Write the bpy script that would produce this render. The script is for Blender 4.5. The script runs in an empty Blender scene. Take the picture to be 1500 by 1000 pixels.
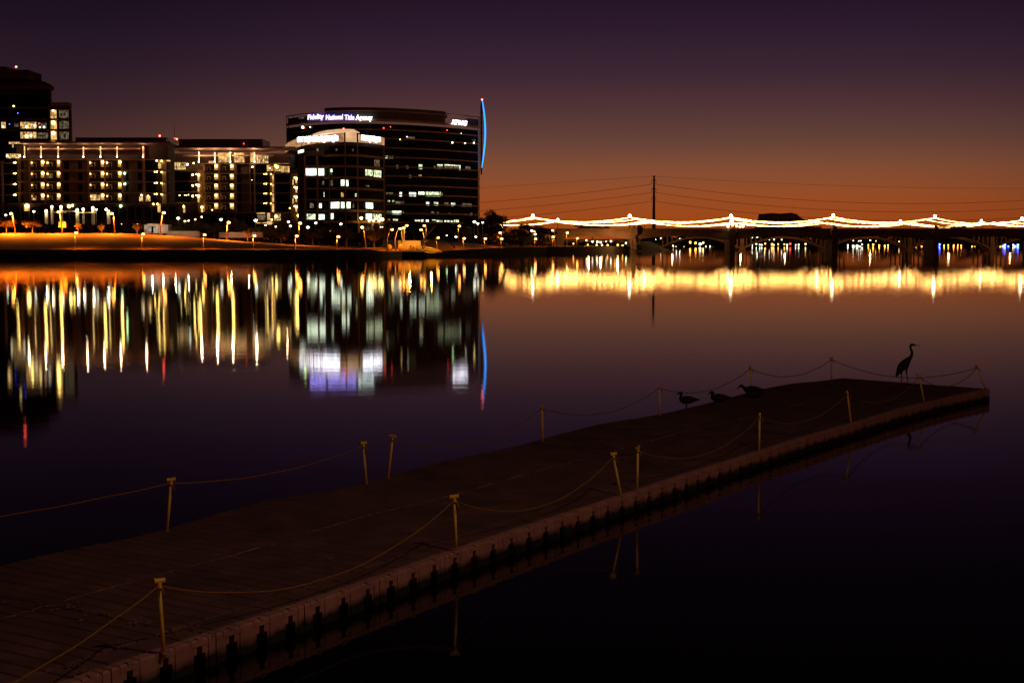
import bpy, bmesh, math, random
from mathutils import Vector, Matrix
random.seed(7)
sc = bpy.context.scene
C = sc.collection
R = math.radians

# ------------------------------------------------------------ camera model
F = 50.0 / 36.0 * 1500
CAMZ = 4.63
TH = math.atan(150 / F)
CT, ST = math.cos(TH), math.sin(TH)

def ray(px, py):
    u = (px - 750) / F; v = (500 - py) / F
    return Vector((u, CT + v * ST, -ST + v * CT))

def at(px, py, Y):
    d = ray(px, py); t = Y / d.y
    return Vector((d.x * t, Y, CAMZ + d.z * t))

def onz(px, py, z):
    d = ray(px, py); t = (z - CAMZ) / d.z
    return Vector((d.x * t, d.y * t, z))

def lerp(tab, x):
    if x <= tab[0][0]: return tab[0][1]
    for (a, fa), (b, fb) in zip(tab, tab[1:]):
        if x <= b: return fa + (fb - fa) * (x - a) / (b - a)
    return tab[-1][1]

# ------------------------------------------------------------ materials
def base_mat(name):
    m = bpy.data.materials.new(name); m.use_nodes = True
    nt = m.node_tree
    return m, nt, nt.nodes['Principled BSDF']

def mat(name, col, rough=.8, var=.25, scale=2.0, bump=0.0, metallic=0, spec=.3, stretch=(1, 1, 1)):
    m, nt, b = base_mat(name)
    b.inputs['Roughness'].default_value = rough
    b.inputs['Metallic'].default_value = metallic
    b.inputs['Specular IOR Level'].default_value = spec
    tc = nt.nodes.new('ShaderNodeTexCoord'); mp = nt.nodes.new('ShaderNodeMapping')
    mp.inputs['Scale'].default_value = stretch
    n = nt.nodes.new('ShaderNodeTexNoise'); n.inputs['Scale'].default_value = scale; n.inputs['Detail'].default_value = 6
    r = nt.nodes.new('ShaderNodeValToRGB')
    a = [max(0, c * (1 - var)) for c in col]; z = [min(1, c * (1 + var)) for c in col]
    r.color_ramp.elements[0].position = .3; r.color_ramp.elements[1].position = .7
    r.color_ramp.elements[0].color = (*a, 1); r.color_ramp.elements[1].color = (*z, 1)
    nt.links.new(tc.outputs['Object'], mp.inputs[0]); nt.links.new(mp.outputs[0], n.inputs['Vector'])
    nt.links.new(n.outputs['Fac'], r.inputs[0]); nt.links.new(r.outputs[0], b.inputs['Base Color'])
    if bump:
        bp = nt.nodes.new('ShaderNodeBump'); bp.inputs['Strength'].default_value = bump; bp.inputs['Distance'].default_value = .02
        nt.links.new(n.outputs['Fac'], bp.inputs['Height']); nt.links.new(bp.outputs[0], b.inputs['Normal'])
    return m

def emi(name, col, strength, var=0.0, scale=1.0, stretch=(1, 1, 1)):
    m, nt, b = base_mat(name)
    b.inputs['Base Color'].default_value = (.04, .03, .03, 1)
    b.inputs['Emission Color'].default_value = (*col, 1)
    b.inputs['Emission Strength'].default_value = strength
    if var:
        tc = nt.nodes.new('ShaderNodeTexCoord'); mp = nt.nodes.new('ShaderNodeMapping')
        mp.inputs['Scale'].default_value = stretch
        n = nt.nodes.new('ShaderNodeTexNoise'); n.inputs['Scale'].default_value = scale; n.inputs['Detail'].default_value = 3
        mr = nt.nodes.new('ShaderNodeMapRange')
        mr.inputs['From Min'].default_value = .36; mr.inputs['From Max'].default_value = .62
        mr.inputs['To Min'].default_value = strength * (1 - var); mr.inputs['To Max'].default_value = strength * (1 + var)
        nt.links.new(tc.outputs['Object'], mp.inputs[0]); nt.links.new(mp.outputs[0], n.inputs['Vector'])
        nt.links.new(n.outputs['Fac'], mr.inputs[0]); nt.links.new(mr.outputs[0], b.inputs['Emission Strength'])
    return m

M = {}
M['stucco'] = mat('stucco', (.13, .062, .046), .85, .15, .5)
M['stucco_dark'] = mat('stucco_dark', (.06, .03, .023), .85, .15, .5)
M['pale'] = mat('pale_render', (.60, .46, .30), .8, .12, .7)
M['trim'] = mat('sandstone_trim', (.32, .17, .10), .8, .15, .6)
M['glass'] = mat('dark_glass', (.008, .006, .007), .45, .3, .3, spec=.04)
M['roof'] = mat('roof_metal', (.07, .045, .04), .6, .2, .3)
M['metal'] = mat('dark_metal', (.025, .018, .016), .5, .2, 2)
M['polepaint'] = mat('pole_paint', (.35, .30, .22), .6, .15, 2)
M['bridge'] = mat('bridge_concrete', (.17, .105, .06), .9, .25, .25)
M['bridge2'] = mat('old_bridge_concrete', (.27, .16, .095), .9, .25, .25)
M['grass'] = mat('dry_grass', (.17, .082, .02), .95, .3, .35)
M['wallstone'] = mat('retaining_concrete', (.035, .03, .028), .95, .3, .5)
M['path'] = mat('path_concrete', (.34, .28, .2), .9, .2, .3)
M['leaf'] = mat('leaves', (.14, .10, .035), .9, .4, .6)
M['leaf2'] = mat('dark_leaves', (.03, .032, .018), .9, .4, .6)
M['bark'] = mat('bark', (.16, .11, .07), .9, .3, 2)
M['black'] = mat('black_rubber', (.004, .004, .004), .9, .2, 4, spec=.05)
M['deck'] = mat('dock_plastic_deck', (.125, .050, .050), .8, .38, 1.7, .6, stretch=(1, 1, 1))
M['edge'] = mat('dock_plastic_edge', (.30, .19, .14), .75, .22, 3.0, .4)
M['ridge'] = mat('dock_joint', (.21, .10, .08), .8, .6, 8)
M['post'] = mat('yellowed_pipe', (.86, .50, .055), .45, .18, 6, .2)
M['rope'] = mat('yellow_rope', (.27, .13, .018), .8, .25, 30, .5)
M['feather'] = mat('heron_feathers', (.02, .018, .02), .8, .3, 20)
M['duckfeather'] = mat('duck_feathers', (.018, .013, .011), .8, .35, 25)
M['litter'] = mat('pale_litter', (.22, .13, .11), .9, .3, 10)
M['kayak'] = mat('yellow_hull', (.7, .45, .05), .5, .2, 1)
M['buoy'] = mat('dome_paint', (.5, .35, .15), .6, .2, 1)
E = {}
E['sodium'] = emi('sodium_lamp', (1, .38, .075), 19)
E['white'] = emi('white_lamp', (.95, 1, .78), 6)
E['warm'] = emi('warm_lamp', (1, .66, .15), 17)
E['warmdim'] = emi('warm_lamp_dim', (1, .68, .2), 9)
E['uplight'] = emi('uplight', (1, .78, .5), 12)
E['string'] = emi('string_bulbs', (1, .48, .11), 17, .85, .9)
E['stringb'] = emi('string_bulbs_cool', (1, .47, .12), 17, .85, .9)
E['office'] = emi('office_window', (.88, 1, .58), .95, .85, 1.1)
E['officeb'] = emi('bright_office_window', (.88, 1, .72), 2.1, .45, .7)
E['officed'] = emi('dim_office_window', (1, .74, .42), .10, .95, 1.2)
E['amber'] = emi('amber_window', (1, .55, .16), .75, .7, .6)
E['mast'] = emi('mast_globe', (1, .78, .5), 22)
E['party'] = emi('cluttered_window', (1, .62, .22), .6, 1.0, 1.3)
E['cream'] = emi('painted_crown_floodlight', (1, .50, .20), .5, .4, .5)  # floodlight on the crown wall, painted in as emission
E['creamb'] = emi('bright_cream_glow', (1, .58, .30), .75, .2, .3)  # painted floodlight for crown tower and roof; also lit windows and doorways
E['signw'] = emi('sign_white', (.86, .86, 1), 7)
E['signb'] = emi('sign_blue', (.34, .28, 1), 6)
E['signg'] = emi('sign_green', (.8, 1, .95), 4.5)
E['beam'] = emi('blue_beam', (.015, .30, 1), 2.1)
E['red'] = emi('red_beacon', (1, .07, .04), 18)
E['blue'] = emi('blue_lamp', (.05, .09, 1), 26)
E['orangelamp'] = emi('orange_lamp', (1, .35, .04), 14)
E['whites'] = emi('small_white_lamp', (1, .88, .62), 6)
E['redlamp'] = emi('red_lamp', (1, .04, .02), 10)
E['greenlamp'] = emi('green_lamp', (.6, 1, .4), 10)
E['wall_glow'] = emi('painted_wall_light', (.9, .7, .55), .35, .6, .8)  # light falling on the pavilion wall, painted as emission

def algae(m):
    nt = m.node_tree; b = nt.nodes['Principled BSDF']; src = b.inputs['Base Color'].links[0].from_socket
    g = nt.nodes.new('ShaderNodeNewGeometry'); sp = nt.nodes.new('ShaderNodeSeparateXYZ')
    n = nt.nodes.new('ShaderNodeTexNoise'); n.inputs['Scale'].default_value = 5; n.inputs['Detail'].default_value = 5
    ad = nt.nodes.new('ShaderNodeMath'); ad.operation = 'MULTIPLY_ADD'; ad.inputs[1].default_value = .16
    mr = nt.nodes.new('ShaderNodeMapRange'); mr.inputs['From Min'].default_value = .17; mr.inputs['From Max'].default_value = .27
    mx = nt.nodes.new('ShaderNodeMix'); mx.data_type = 'RGBA'; mx.inputs['A'].default_value = (.012, .009, .006, 1)
    nt.links.new(g.outputs['Position'], sp.inputs[0]); nt.links.new(g.outputs['Position'], n.inputs['Vector'])
    nt.links.new(n.outputs['Fac'], ad.inputs[0]); nt.links.new(sp.outputs['Z'], ad.inputs[2]); nt.links.new(ad.outputs[0], mr.inputs[0])
    nt.links.new(mr.outputs[0], mx.inputs['Factor']); nt.links.new(src, mx.inputs['B']); nt.links.new(mx.outputs['Result'], b.inputs['Base Color'])
M['edge'] = mat('dock_plastic_edge', (.36, .165, .145), .75, .22, 3.0, .4); algae(M['edge'])
# ------------------------------------------------------------ mesh helpers
class MB:
    def __init__(s): s.v = []; s.f = []; s.m = []
    def box(s, a, b, mi=0):
        x0, y0, z0 = a; x1, y1, z1 = b
        i = len(s.v)
        s.v += [(x0, y0, z0), (x1, y0, z0), (x1, y1, z0), (x0, y1, z0), (x0, y0, z1), (x1, y0, z1), (x1, y1, z1), (x0, y1, z1)]
        for q in ((0, 3, 2, 1), (4, 5, 6, 7), (0, 1, 5, 4), (1, 2, 6, 5), (2, 3, 7, 6), (3, 0, 4, 7)):
            s.f.append(tuple(i + k for k in q)); s.m.append(mi)
        return s
    def hexa(s, pts, mi=0):   # 8 points bottom4 top4
        i = len(s.v); s.v += [tuple(p) for p in pts]
        for q in ((0, 3, 2, 1), (4, 5, 6, 7), (0, 1, 5, 4), (1, 2, 6, 5), (2, 3, 7, 6), (3, 0, 4, 7)):
            s.f.append(tuple(i + k for k in q)); s.m.append(mi)
        return s
    def tube(s, pts, rad, n=8, mi=0, cap=True):
        pts = [Vector(p) for p in pts]
        if not hasattr(rad, '__len__'): rad = [rad] * len(pts)
        i0 = len(s.v); prev = None
        for k, p in enumerate(pts):
            t = (pts[min(k + 1, len(pts) - 1)] - pts[max(k - 1, 0)]).normalized()
            if prev is None:
                prev = t.orthogonal().normalized()
            a = (prev - t * prev.dot(t)).normalized(); prev = a
            b = t.cross(a)
            for j in range(n):
                an = 2 * math.pi * j / n
                s.v.append(tuple(p + (a * math.cos(an) + b * math.sin(an)) * rad[k]))
        for k in range(len(pts) - 1):
            for j in range(n):
                q = i0 + k * n
                s.f.append((q + j, q + (j + 1) % n, q + n + (j + 1) % n, q + n + j)); s.m.append(mi)
        if cap:
            s.f.append(tuple(i0 + j for j in range(n))[::-1]); s.m.append(mi)
            q = i0 + (len(pts) - 1) * n
            s.f.append(tuple(q + j for j in range(n))); s.m.append(mi)
        return s
    def ball(s, c, r, n=8, m=6, sx=1, sy=1, sz=1, mi=0):
        i0 = len(s.v); c = Vector(c)
        s.v.append((c.x, c.y, c.z - r * sz))
        for k in range(1, m):
            ph = -math.pi / 2 + math.pi * k / m
            for j in range(n):
                an = 2 * math.pi * j / n
                s.v.append((c.x + r * sx * math.cos(ph) * math.cos(an), c.y + r * sy * math.cos(ph) * math.sin(an), c.z + r * sz * math.sin(ph)))
        s.v.append((c.x, c.y, c.z + r * sz))
        for j in range(n):
            s.f.append((i0, i0 + 1 + (j + 1) % n, i0 + 1 + j)); s.m.append(mi)
            q = i0 + 1 + (m - 2) * n
            s.f.append((q + j, q + (j + 1) % n, i0 + 1 + (m - 1) * n)); s.m.append(mi)
        for k in range(m - 2):
            for j in range(n):
                q = i0 + 1 + k * n
                s.f.append((q + j, q + (j + 1) % n, q + n + (j + 1) % n, q + n + j)); s.m.append(mi)
        return s
    def strip(s, front, back, z0, z1, mi=0):
        """wall following a plan polyline: front / back lists of (x, y)"""
        for k in range(len(front) - 1):
            a, b = front[k], front[k + 1]; c, d = back[k + 1], back[k]
            s.hexa([(a[0], a[1], z0), (b[0], b[1], z0), (c[0], c[1], z0), (d[0], d[1], z0),
                    (a[0], a[1], z1), (b[0], b[1], z1), (c[0], c[1], z1), (d[0], d[1], z1)], mi)
        return s
    def prism(s, poly, y0, y1, mi=0):
        """outline in (x, z) pushed from y0 to y1"""
        i = len(s.v); n = len(poly)
        s.v += [(x, y0, z) for x, z in poly] + [(x, y1, z) for x, z in poly]
        s.f.append(tuple(range(i, i + n))); s.m.append(mi)
        s.f.append(tuple(range(i + 2 * n - 1, i + n - 1, -1))); s.m.append(mi)
        for k in range(n):
            s.f.append((i + k, i + n + k, i + n + (k + 1) % n, i + (k + 1) % n)); s.m.append(mi)
        return s
    def mesh(s, name, mats, smooth=False):
        me = bpy.data.meshes.new(name); me.from_pydata(s.v, [], s.f)
        for m in (mats if isinstance(mats, (list, tuple)) else [mats]): me.materials.append(m)
        for p, mi in zip(me.polygons, s.m): p.material_index = mi; p.use_smooth = smooth
        me.update()
        return me
    def build(s, name, mats, parent=None, smooth=False, fix=False):
        me = s.mesh(name, mats, smooth)
        if fix:
            bm = bmesh.new(); bm.from_mesh(me); bmesh.ops.recalc_face_normals(bm, faces=bm.faces); bm.to_mesh(me); bm.free()
        return link(name, me, parent)

def link(name, data, parent=None, loc=None):
    o = bpy.data.objects.new(name, data); C.objects.link(o)
    if parent is not None:
        o.parent = parent
        if loc is None:   # data is in world coordinates
            o.matrix_parent_inverse = parent.matrix_basis.inverted()
    if loc is not None: o.location = loc
    return o

def empty(name, loc, label, cat, group=None, kind=None):
    o = bpy.data.objects.new(name, None); C.objects.link(o); o.location = loc
    o.empty_display_size = .2
    return tag(o, label, cat, group, kind)

def tag(o, label, cat, group=None, kind=None):
    o['label'] = label; o['category'] = cat
    if group: o['group'] = group
    if kind: o['kind'] = kind
    return o

def struct(o, label=None, cat=None, kind='structure'):
    o['kind'] = kind
    if label: o['label'] = label
    if cat: o['category'] = cat
    return o

ORD = 'first second third fourth fifth sixth seventh eighth ninth tenth eleventh twelfth thirteenth fourteenth fifteenth sixteenth seventeenth eighteenth nineteenth twentieth'.split()
TENS = {2: 'twenty', 3: 'thirty', 4: 'forty', 5: 'fifty', 6: 'sixty'}
def ordw(n):
    n += 1
    if n <= 20: return ORD[n - 1]
    if n % 10 == 0: return TENS[n // 10][:-1] + 'ieth'
    return TENS[n // 10] + '-' + ORD[n % 10 - 1]

def point(name, loc, power, col, rad=.25, parent=None):
    l = bpy.data.lights.new(name, 'POINT'); l.energy = power; l.color = col; l.shadow_soft_size = rad
    o = bpy.data.objects.new(name, l); C.objects.link(o)
    o.location = loc
    if parent is not None: o.parent = parent; o.matrix_parent_inverse = parent.matrix_basis.inverted()
    return o

# ------------------------------------------------------------ camera
cam = bpy.data.cameras.new('camera'); co = bpy.data.objects.new('camera', cam); C.objects.link(co)
co.location = (0, 0, CAMZ); co.rotation_euler = (math.pi / 2 - TH, 0, 0)
cam.lens = 50; cam.sensor_width = 36; cam.clip_end = 20000; cam.clip_start = .1
sc.camera = co

# ------------------------------------------------------------ world: dusk sky
w = bpy.data.worlds.new('World'); sc.world = w; w.use_nodes = True
nt = w.node_tree; bg = nt.nodes['Background']
tc = nt.nodes.new('ShaderNodeTexCoord'); sep = nt.nodes.new('ShaderNodeSeparateXYZ')
nt.links.new(tc.outputs['Generated'], sep.inputs[0])
def ramp_world(stops):
    r = nt.nodes.new('ShaderNodeValToRGB'); r.color_ramp.interpolation = 'EASE' if False else 'LINEAR'
    els = r.color_ramp.elements
    while len(els) > 1: els.remove(els[-1])
    def lin(c): return tuple(((v / 255 + .055) / 1.055) ** 2.4 if v > 10 else v / 255 / 12.92 for v in c)
    for i, (py, col) in enumerate(stops):
        z = (350 - py) / F; z = z / math.sqrt(1 + z * z)
        pos = min(1, max(0, z / .6))
        e = els[0] if i == 0 else els.new(pos)
        e.position = pos; e.color = (*lin(col), 1)
    return r
SKY_C = [(350, (158, 68, 18)), (318, (157, 72, 26)), (285, (150, 77, 39)), (250, (131, 77, 52)), (210, (102, 66, 55)), (160, (80, 51, 54)), (110, (60, 38, 50)), (50, (46, 28, 46)), (0, (37, 20, 37)), (-120, (22, 11, 23)), (-300, (9, 4, 9)), (-560, (4, 1.5, 3)), (-900, (2, 1, 1))]
SKY_S = [(350, (102, 44, 16)), (318, (100, 46, 20)), (285, (95, 48, 28)), (250, (86, 49, 36)), (210, (72, 45, 41)), (160, (54, 34, 40)), (110, (42, 26, 37)), (50, (32, 19, 32)), (0, (26, 14, 26)), (-120, (15, 8, 16)), (-300, (7, 3, 7)), (-560, (3, 1, 2)), (-900, (2, 1, 1))]
rc, rs = ramp_world(SKY_C), ramp_world(SKY_S)
mz = nt.nodes.new('ShaderNodeMath'); mz.operation = 'DIVIDE'; mz.inputs[1].default_value = .6
nt.links.new(sep.outputs['Z'], mz.inputs[0])
nt.links.new(mz.outputs[0], rc.inputs[0]); nt.links.new(mz.outputs[0], rs.inputs[0])
az = R(5.0)
dot = nt.nodes.new('ShaderNodeVectorMath'); dot.operation = 'DOT_PRODUCT'
dot.inputs[1].default_value = (math.sin(az), math.cos(az), 0)
nt.links.new(tc.outputs['Generated'], dot.inputs[0])
mr = nt.nodes.new('ShaderNodeMapRange'); mr.interpolation_type = 'SMOOTHSTEP'
mr.inputs['From Min'].default_value = math.cos(R(24)); mr.inputs['From Max'].default_value = 1.0
nt.links.new(dot.outputs['Value'], mr.inputs[0])
mx = nt.nodes.new('ShaderNodeMix'); mx.data_type = 'RGBA'
nt.links.new(mr.outputs[0], mx.inputs['Factor']); nt.links.new(rs.outputs[0], mx.inputs['A']); nt.links.new(rc.outputs[0], mx.inputs['B'])
nt.links.new(mx.outputs['Result'], bg.inputs['Color']); bg.inputs['Strength'].default_value = 1.0

# very weak low sun added as fill for city glow behind the camera
sl = bpy.data.lights.new('city_glow_fill', 'SUN'); sl.energy = .06; sl.angle = R(12); sl.color = (1, .30, .12)
so = bpy.data.objects.new('city_glow_fill', sl); C.objects.link(so)
d = Vector((.55, -.83, math.tan(R(9)))).normalized()
so.rotation_euler = (-d).to_track_quat('-Z', 'Y').to_euler(); so.location = (20, -30, 20)
# the tall lamp on the bank to the right that throws the post shadows
point('bank_lamp_light', (9.0, 10.0, 15.0), 1750, (1, .66, .42), .22)

# ------------------------------------------------------------ water
m = bpy.data.materials.new('lake_water'); m.use_nodes = True; nt = m.node_tree
nt.nodes.clear()
out = nt.nodes.new('ShaderNodeOutputMaterial'); mix = nt.nodes.new('ShaderNodeMixShader')
gl = nt.nodes.new('ShaderNodeBsdfAnisotropic'); gl.distribution = 'BECKMANN'; gl.inputs['Roughness'].default_value = .055
gl.inputs['Color'].default_value = (1, 1, 1, 1)
df = nt.nodes.new('ShaderNodeBsdfDiffuse'); df.inputs['Color'].default_value = (.0012, .001, .001, 1)
fr = nt.nodes.new('ShaderNodeFresnel'); fr.inputs['IOR'].default_value = 1.33
tc = nt.nodes.new('ShaderNodeTexCoord')
def wnoise(scale, sx, sy, dist, prev=None, detail=2):
    mp = nt.nodes.new('ShaderNodeMapping'); mp.inputs['Scale'].default_value = (sx, sy, 1)
    n = nt.nodes.new('ShaderNodeTexNoise'); n.inputs['Scale'].default_value = scale; n.inputs['Detail'].default_value = detail
    b = nt.nodes.new('ShaderNodeBump'); b.inputs['Strength'].default_value = 1; b.inputs['Distance'].default_value = dist
    nt.links.new(tc.outputs['Object'], mp.inputs[0]); nt.links.new(mp.outputs[0], n.inputs['Vector'])
    nt.links.new(n.outputs['Fac'], b.inputs['Height'])
    if prev: nt.links.new(prev.outputs[0], b.inputs['Normal'])
    return b
b1 = wnoise(.30, 1, 1, .0016, None, 4)
b2 = wnoise(1.1, .35, 1, .0012, b1, 2)
nt.links.new(b2.outputs[0], gl.inputs['Normal'])
nt.links.new(fr.outputs[0], mix.inputs[0]); nt.links.new(df.outputs[0], mix.inputs[1]); nt.links.new(gl.outputs[0], mix.inputs[2])
nt.links.new(mix.outputs[0], out.inputs[0])
MW = m
mb = MB(); mb.v = [(-9000, -60, 0), (9000, -60, 0), (9000, 12000, 0), (-9000, 12000, 0)]; mb.f = [(0, 1, 2, 3)]; mb.m = [0]
struct(mb.build('lake_water', MW))

# ------------------------------------------------------------ far banks
SHORE = [(-700, 376.5), (520, 376.5), (560, 376), (600, 375.2), (650, 374), (740, 371.5), (800, 370), (900, 368.6), (935, 368)]
CREST = [(-700, 341), (180, 341.8), (240, 344.5), (300, 349), (370, 355), (450, 360), (520, 364), (560, 362.5), (620, 355), (680, 356), (740, 359.5), (940, 360)]
def Ds(px): return CAMZ * F / (lerp(SHORE, px) - 350)
def walltop(px): return 1.85 if px < 540 else lerp([(540, 1.85), (575, 1.0), (650, 1.2), (740, 1.9), (940, 2.0)], px)
def crest(px):
    return at(px, lerp(CREST, px), Ds(px) + 45).z
def gz(px, Y):
    s = Y - Ds(px); zc = crest(px)
    wt = walltop(px)
    return lerp([(0, wt), (3, wt), (12, wt + (zc - wt) * .30), (28, wt + (zc - wt) * .74), (45, zc), (62, zc), (95, 4.2), (130, 4.2)], s)
mb = MB()
cols = list(range(-700, 941, 20)); rows = [0, .35, 3, 6, 12, 20, 28, 36, 45, 52, 62, 80, 95, 130, 250, 600, 2500]
for px in cols:
    u = (px - 750) / F / ray(px, 350).y
    for k, s in enumerate(rows):
        Y = Ds(px) + s
        z = gz(px, Y) + (-.004 if k == 0 else 0) + (random.uniform(-.08, .08) if 4 <= s <= 60 else 0)
        mb.v.append((u * Y, Y, z))
nr = len(rows)
for i in range(len(cols) - 1):
    for k in range(nr - 1):
        a = i * nr + k; mb.f.append((a, a + nr, a + nr + 1, a + 1)); mb.m.append(1 if k in (1,) else 0)
ter = mb.build('bank_terrain', [M['grass'], M['path']], smooth=True); struct(ter)
# retaining wall along the water
mb = MB(); fr_, bk_ = [], []
pxs = list(range(-700, 941, 20))
for a, b in zip(pxs, pxs[1:]):
    P = []
    for px, in ((a,), (b,)):
        u = (px - 750) / F / ray(px, 350).y
        P.append((u * (Ds(px) - .35), Ds(px) - .35, u * (Ds(px) + .2), Ds(px) + .2, walltop(px) + .06))
    p, q = P
    mb.hexa([(p[0], p[1], -1.2), (q[0], q[1], -1.2), (q[2], q[3], -1.2), (p[2], p[3], -1.2),
             (p[0], p[1], p[4]), (q[0], q[1], q[4]), (q[2], q[3], q[4]), (p[2], p[3], p[4])])
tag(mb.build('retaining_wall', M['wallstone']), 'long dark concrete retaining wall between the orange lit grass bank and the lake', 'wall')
# end of the left bank under the bridge (turns away from the lake)
mb = MB()
def pu(px, Y): return ((px - 750) / F / ray(px, 350).y) * Y
edge = [(940, 515), (948, 540), (962, 560), (985, 585), (990, 640), (992, 760), (990, 900)]
for (pa, ya), (pb, yb) in zip(edge, edge[1:]):
    A = Vector((pu(pa, ya), ya, 0)); B = Vector((pu(pb, yb), yb, 0))
    A2 = Vector((pu(pa - 34, ya + 6), ya + 6, 0)); B2 = Vector((pu(pb - 34, yb + 6), yb + 6, 0))
    i = len(mb.v)
    mb.v += [(A.x, A.y, -.5), (B.x, B.y, -.5), (B2.x, B2.y, 3.6), (A2.x, A2.y, 3.4), (A2.x - 60, A2.y + 5, 3.6), (B2.x - 60, B2.y + 5, 3.6)]
    mb.f += [(i, i + 1, i + 2, i + 3), (i + 3, i + 2, i + 5, i + 4)]; mb.m += [0, 0]
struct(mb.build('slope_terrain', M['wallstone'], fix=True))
# far shore seen under the arches
mb = MB()
for i in range(60):
    px = 900 + i * 40
    Y = 900 + 14 * math.sin(i * .7)
    mb.v += [(pu(px, Y), Y, -.3), (pu(px, Y + 12), Y + 12, 1.7), (pu(px, Y + 60), Y + 60, 4.0), (pu(px, 6000), 6000, 4.0)]
for i in range(59):
    for k in range(3):
        a = i * 4 + k; mb.f.append((a, a + 4, a + 5, a + 1)); mb.m.append(0)
struct(mb.build('far_shore_terrain', M['wallstone'], fix=True))

# ------------------------------------------------------------ trees
def leaf_mesh(name, seed, n=1000, mat_=None, flat=1.0):
    rnd = random.Random(seed); mb = MB()
    clumps = []
    for _ in range(34):
        while True:
            p = Vector((rnd.uniform(-1, 1), rnd.uniform(-1, 1), rnd.uniform(-.9, 1)))
            if p.length < .95: break
        clumps.append((p * .78, rnd.uniform(.16, .34)))
    for _ in range(n):
        c, r = rnd.choice(clumps)
        dvec = Vector((rnd.gauss(0, 1), rnd.gauss(0, 1), rnd.gauss(0, 1))).normalized() * r * rnd.uniform(.5, 1.05)
        p = c + dvec; s = rnd.uniform(.03, .06)
        a = Vector((rnd.gauss(0, 1), rnd.gauss(0, 1), rnd.gauss(0, 1))).normalized(); b = a.orthogonal().normalized()
        i = len(mb.v)
        mb.v += [tuple(p - a * s), tuple(p + b * s * .7), tuple(p + a * s), tuple(p - b * s * .7)]
        mb.f.append((i, i + 1, i + 2, i + 3)); mb.m.append(0)
    return mb.mesh(name, mat_)
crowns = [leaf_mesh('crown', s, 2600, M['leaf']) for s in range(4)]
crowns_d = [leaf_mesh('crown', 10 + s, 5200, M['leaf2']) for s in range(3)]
def trunk_mesh(seed):
    rnd = random.Random(seed); mb = MB()
    mb.tube([(0, 0, 0), (.02, 0, .25), (-.02, .02, .5), (.03, 0, .75)], [.055, .045, .035, .02], 7)
    for k in range(5):
        a = k * 1.26 + rnd.random(); z = rnd.uniform(.35, .55)
        mb.tube([(0, 0, z), (math.cos(a) * .16, math.sin(a) * .16, z + .14), (math.cos(a) * .34, math.sin(a) * .34, z + .26)], [.025, .018, .008], 5)
    return mb.mesh('trunk', M['bark'])
trunks = [trunk_mesh(s) for s in range(3)]
def tree(px, ytop, wpx, Y, label, dark=False, sparse=.32, group='trees along the far bank'):
    zb = gz(px, Y) if px < 940 else 3.5
    base = Vector((pu(px, Y), Y, zb)); top = at(px, ytop, Y).z; H = max(1.5, top - zb)
    t = empty('tree', base, label, 'tree', group)
    wid = wpx / F * Y * .5
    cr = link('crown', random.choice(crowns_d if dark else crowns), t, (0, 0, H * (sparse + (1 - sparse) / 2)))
    cr.scale = (wid * 1.28, wid * 1.28, H * (1 - sparse) / 2 * 1.08); cr.rotation_euler = (0, 0, random.uniform(0, 6))
    tr = link('trunk', random.choice(trunks), t, (0, 0, -.1)); tr.scale = (H * .62, H * .62, H * 1.02); tr.rotation_euler = (0, 0, random.uniform(0, 6))
    return t
TREES = [
 (-12, 322, 26, 421, 'orange lit tree cut off by the left edge of the picture', 0),
 (10, 318, 30, 423, 'orange lit leafy tree behind the leftmost star-bright lamp', 0),
 (48, 319, 30, 425, 'broad orange lit tree with leaning trunk left of the square sign', 0),
 (115, 326, 10, 422, 'tiny round orange tree right of the square sign', 0),
 (149, 328, 9, 424, 'thin sapling in front of the dark hedge wall, left of the slanting lamp', 0),
 (201, 325, 13, 422, 'small round tree left of the white lit pavilion', 0),
 (259, 329, 30, 432, 'low dark tree just right of the white lit pavilion', 0),
 (284, 321, 34, 438, 'dark tree left of the first white globe lamp past the pavilion', 0),
 (314, 324, 30, 432, 'dark tree under the gap between two condominium wings', 0),
 (346, 319, 36, 436, 'tall dark tree behind the star-bright lamp in mid bank', 0),
 (363, 333, 12, 418, 'slim small tree beside the pale low garden wall', 0),
 (386, 329, 34, 428, 'spreading dark tree with pale trunk above the grass edge', 0),
 (412, 334, 30, 424, 'pale green bushy tree between two dark trees', 0),
 (438, 331, 26, 430, 'dark tree at the foot of the curved office, left end', 0),
 (458, 333, 32, 426, 'dark tree at the foot of the curved office under its lit ground floor', 0),
 (481, 328, 30, 432, 'dark tree below the bright crowned office, middle', 0),
 (508, 331, 34, 424, 'wide dark tree left of the lamp with a trunk-like pole', 0),
 (548, 333, 26, 420, 'dark tree right of the slanting lamp below the office corner', 0),
 (566, 326, 26, 430, 'dark tree behind the landing lamps, left', 0),
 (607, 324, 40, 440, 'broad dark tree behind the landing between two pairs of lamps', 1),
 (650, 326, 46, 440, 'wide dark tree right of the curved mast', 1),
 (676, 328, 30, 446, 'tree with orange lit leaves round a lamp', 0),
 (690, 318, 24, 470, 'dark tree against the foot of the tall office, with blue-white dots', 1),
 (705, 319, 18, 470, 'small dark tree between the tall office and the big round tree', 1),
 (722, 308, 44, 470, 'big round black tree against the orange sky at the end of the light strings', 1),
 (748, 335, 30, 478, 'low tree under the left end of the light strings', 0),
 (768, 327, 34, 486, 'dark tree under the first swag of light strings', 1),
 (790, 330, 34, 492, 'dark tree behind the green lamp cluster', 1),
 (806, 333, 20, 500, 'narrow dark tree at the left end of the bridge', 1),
 (700, 340, 30, 458, 'low bushy tree behind the waterside path, right of the landing', 0),
 (728, 342, 26, 462, 'low bushy tree in front of the big round black tree', 0),
 (770, 343, 26, 478, 'low reddish tree on the grass by the path', 0)]
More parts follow.
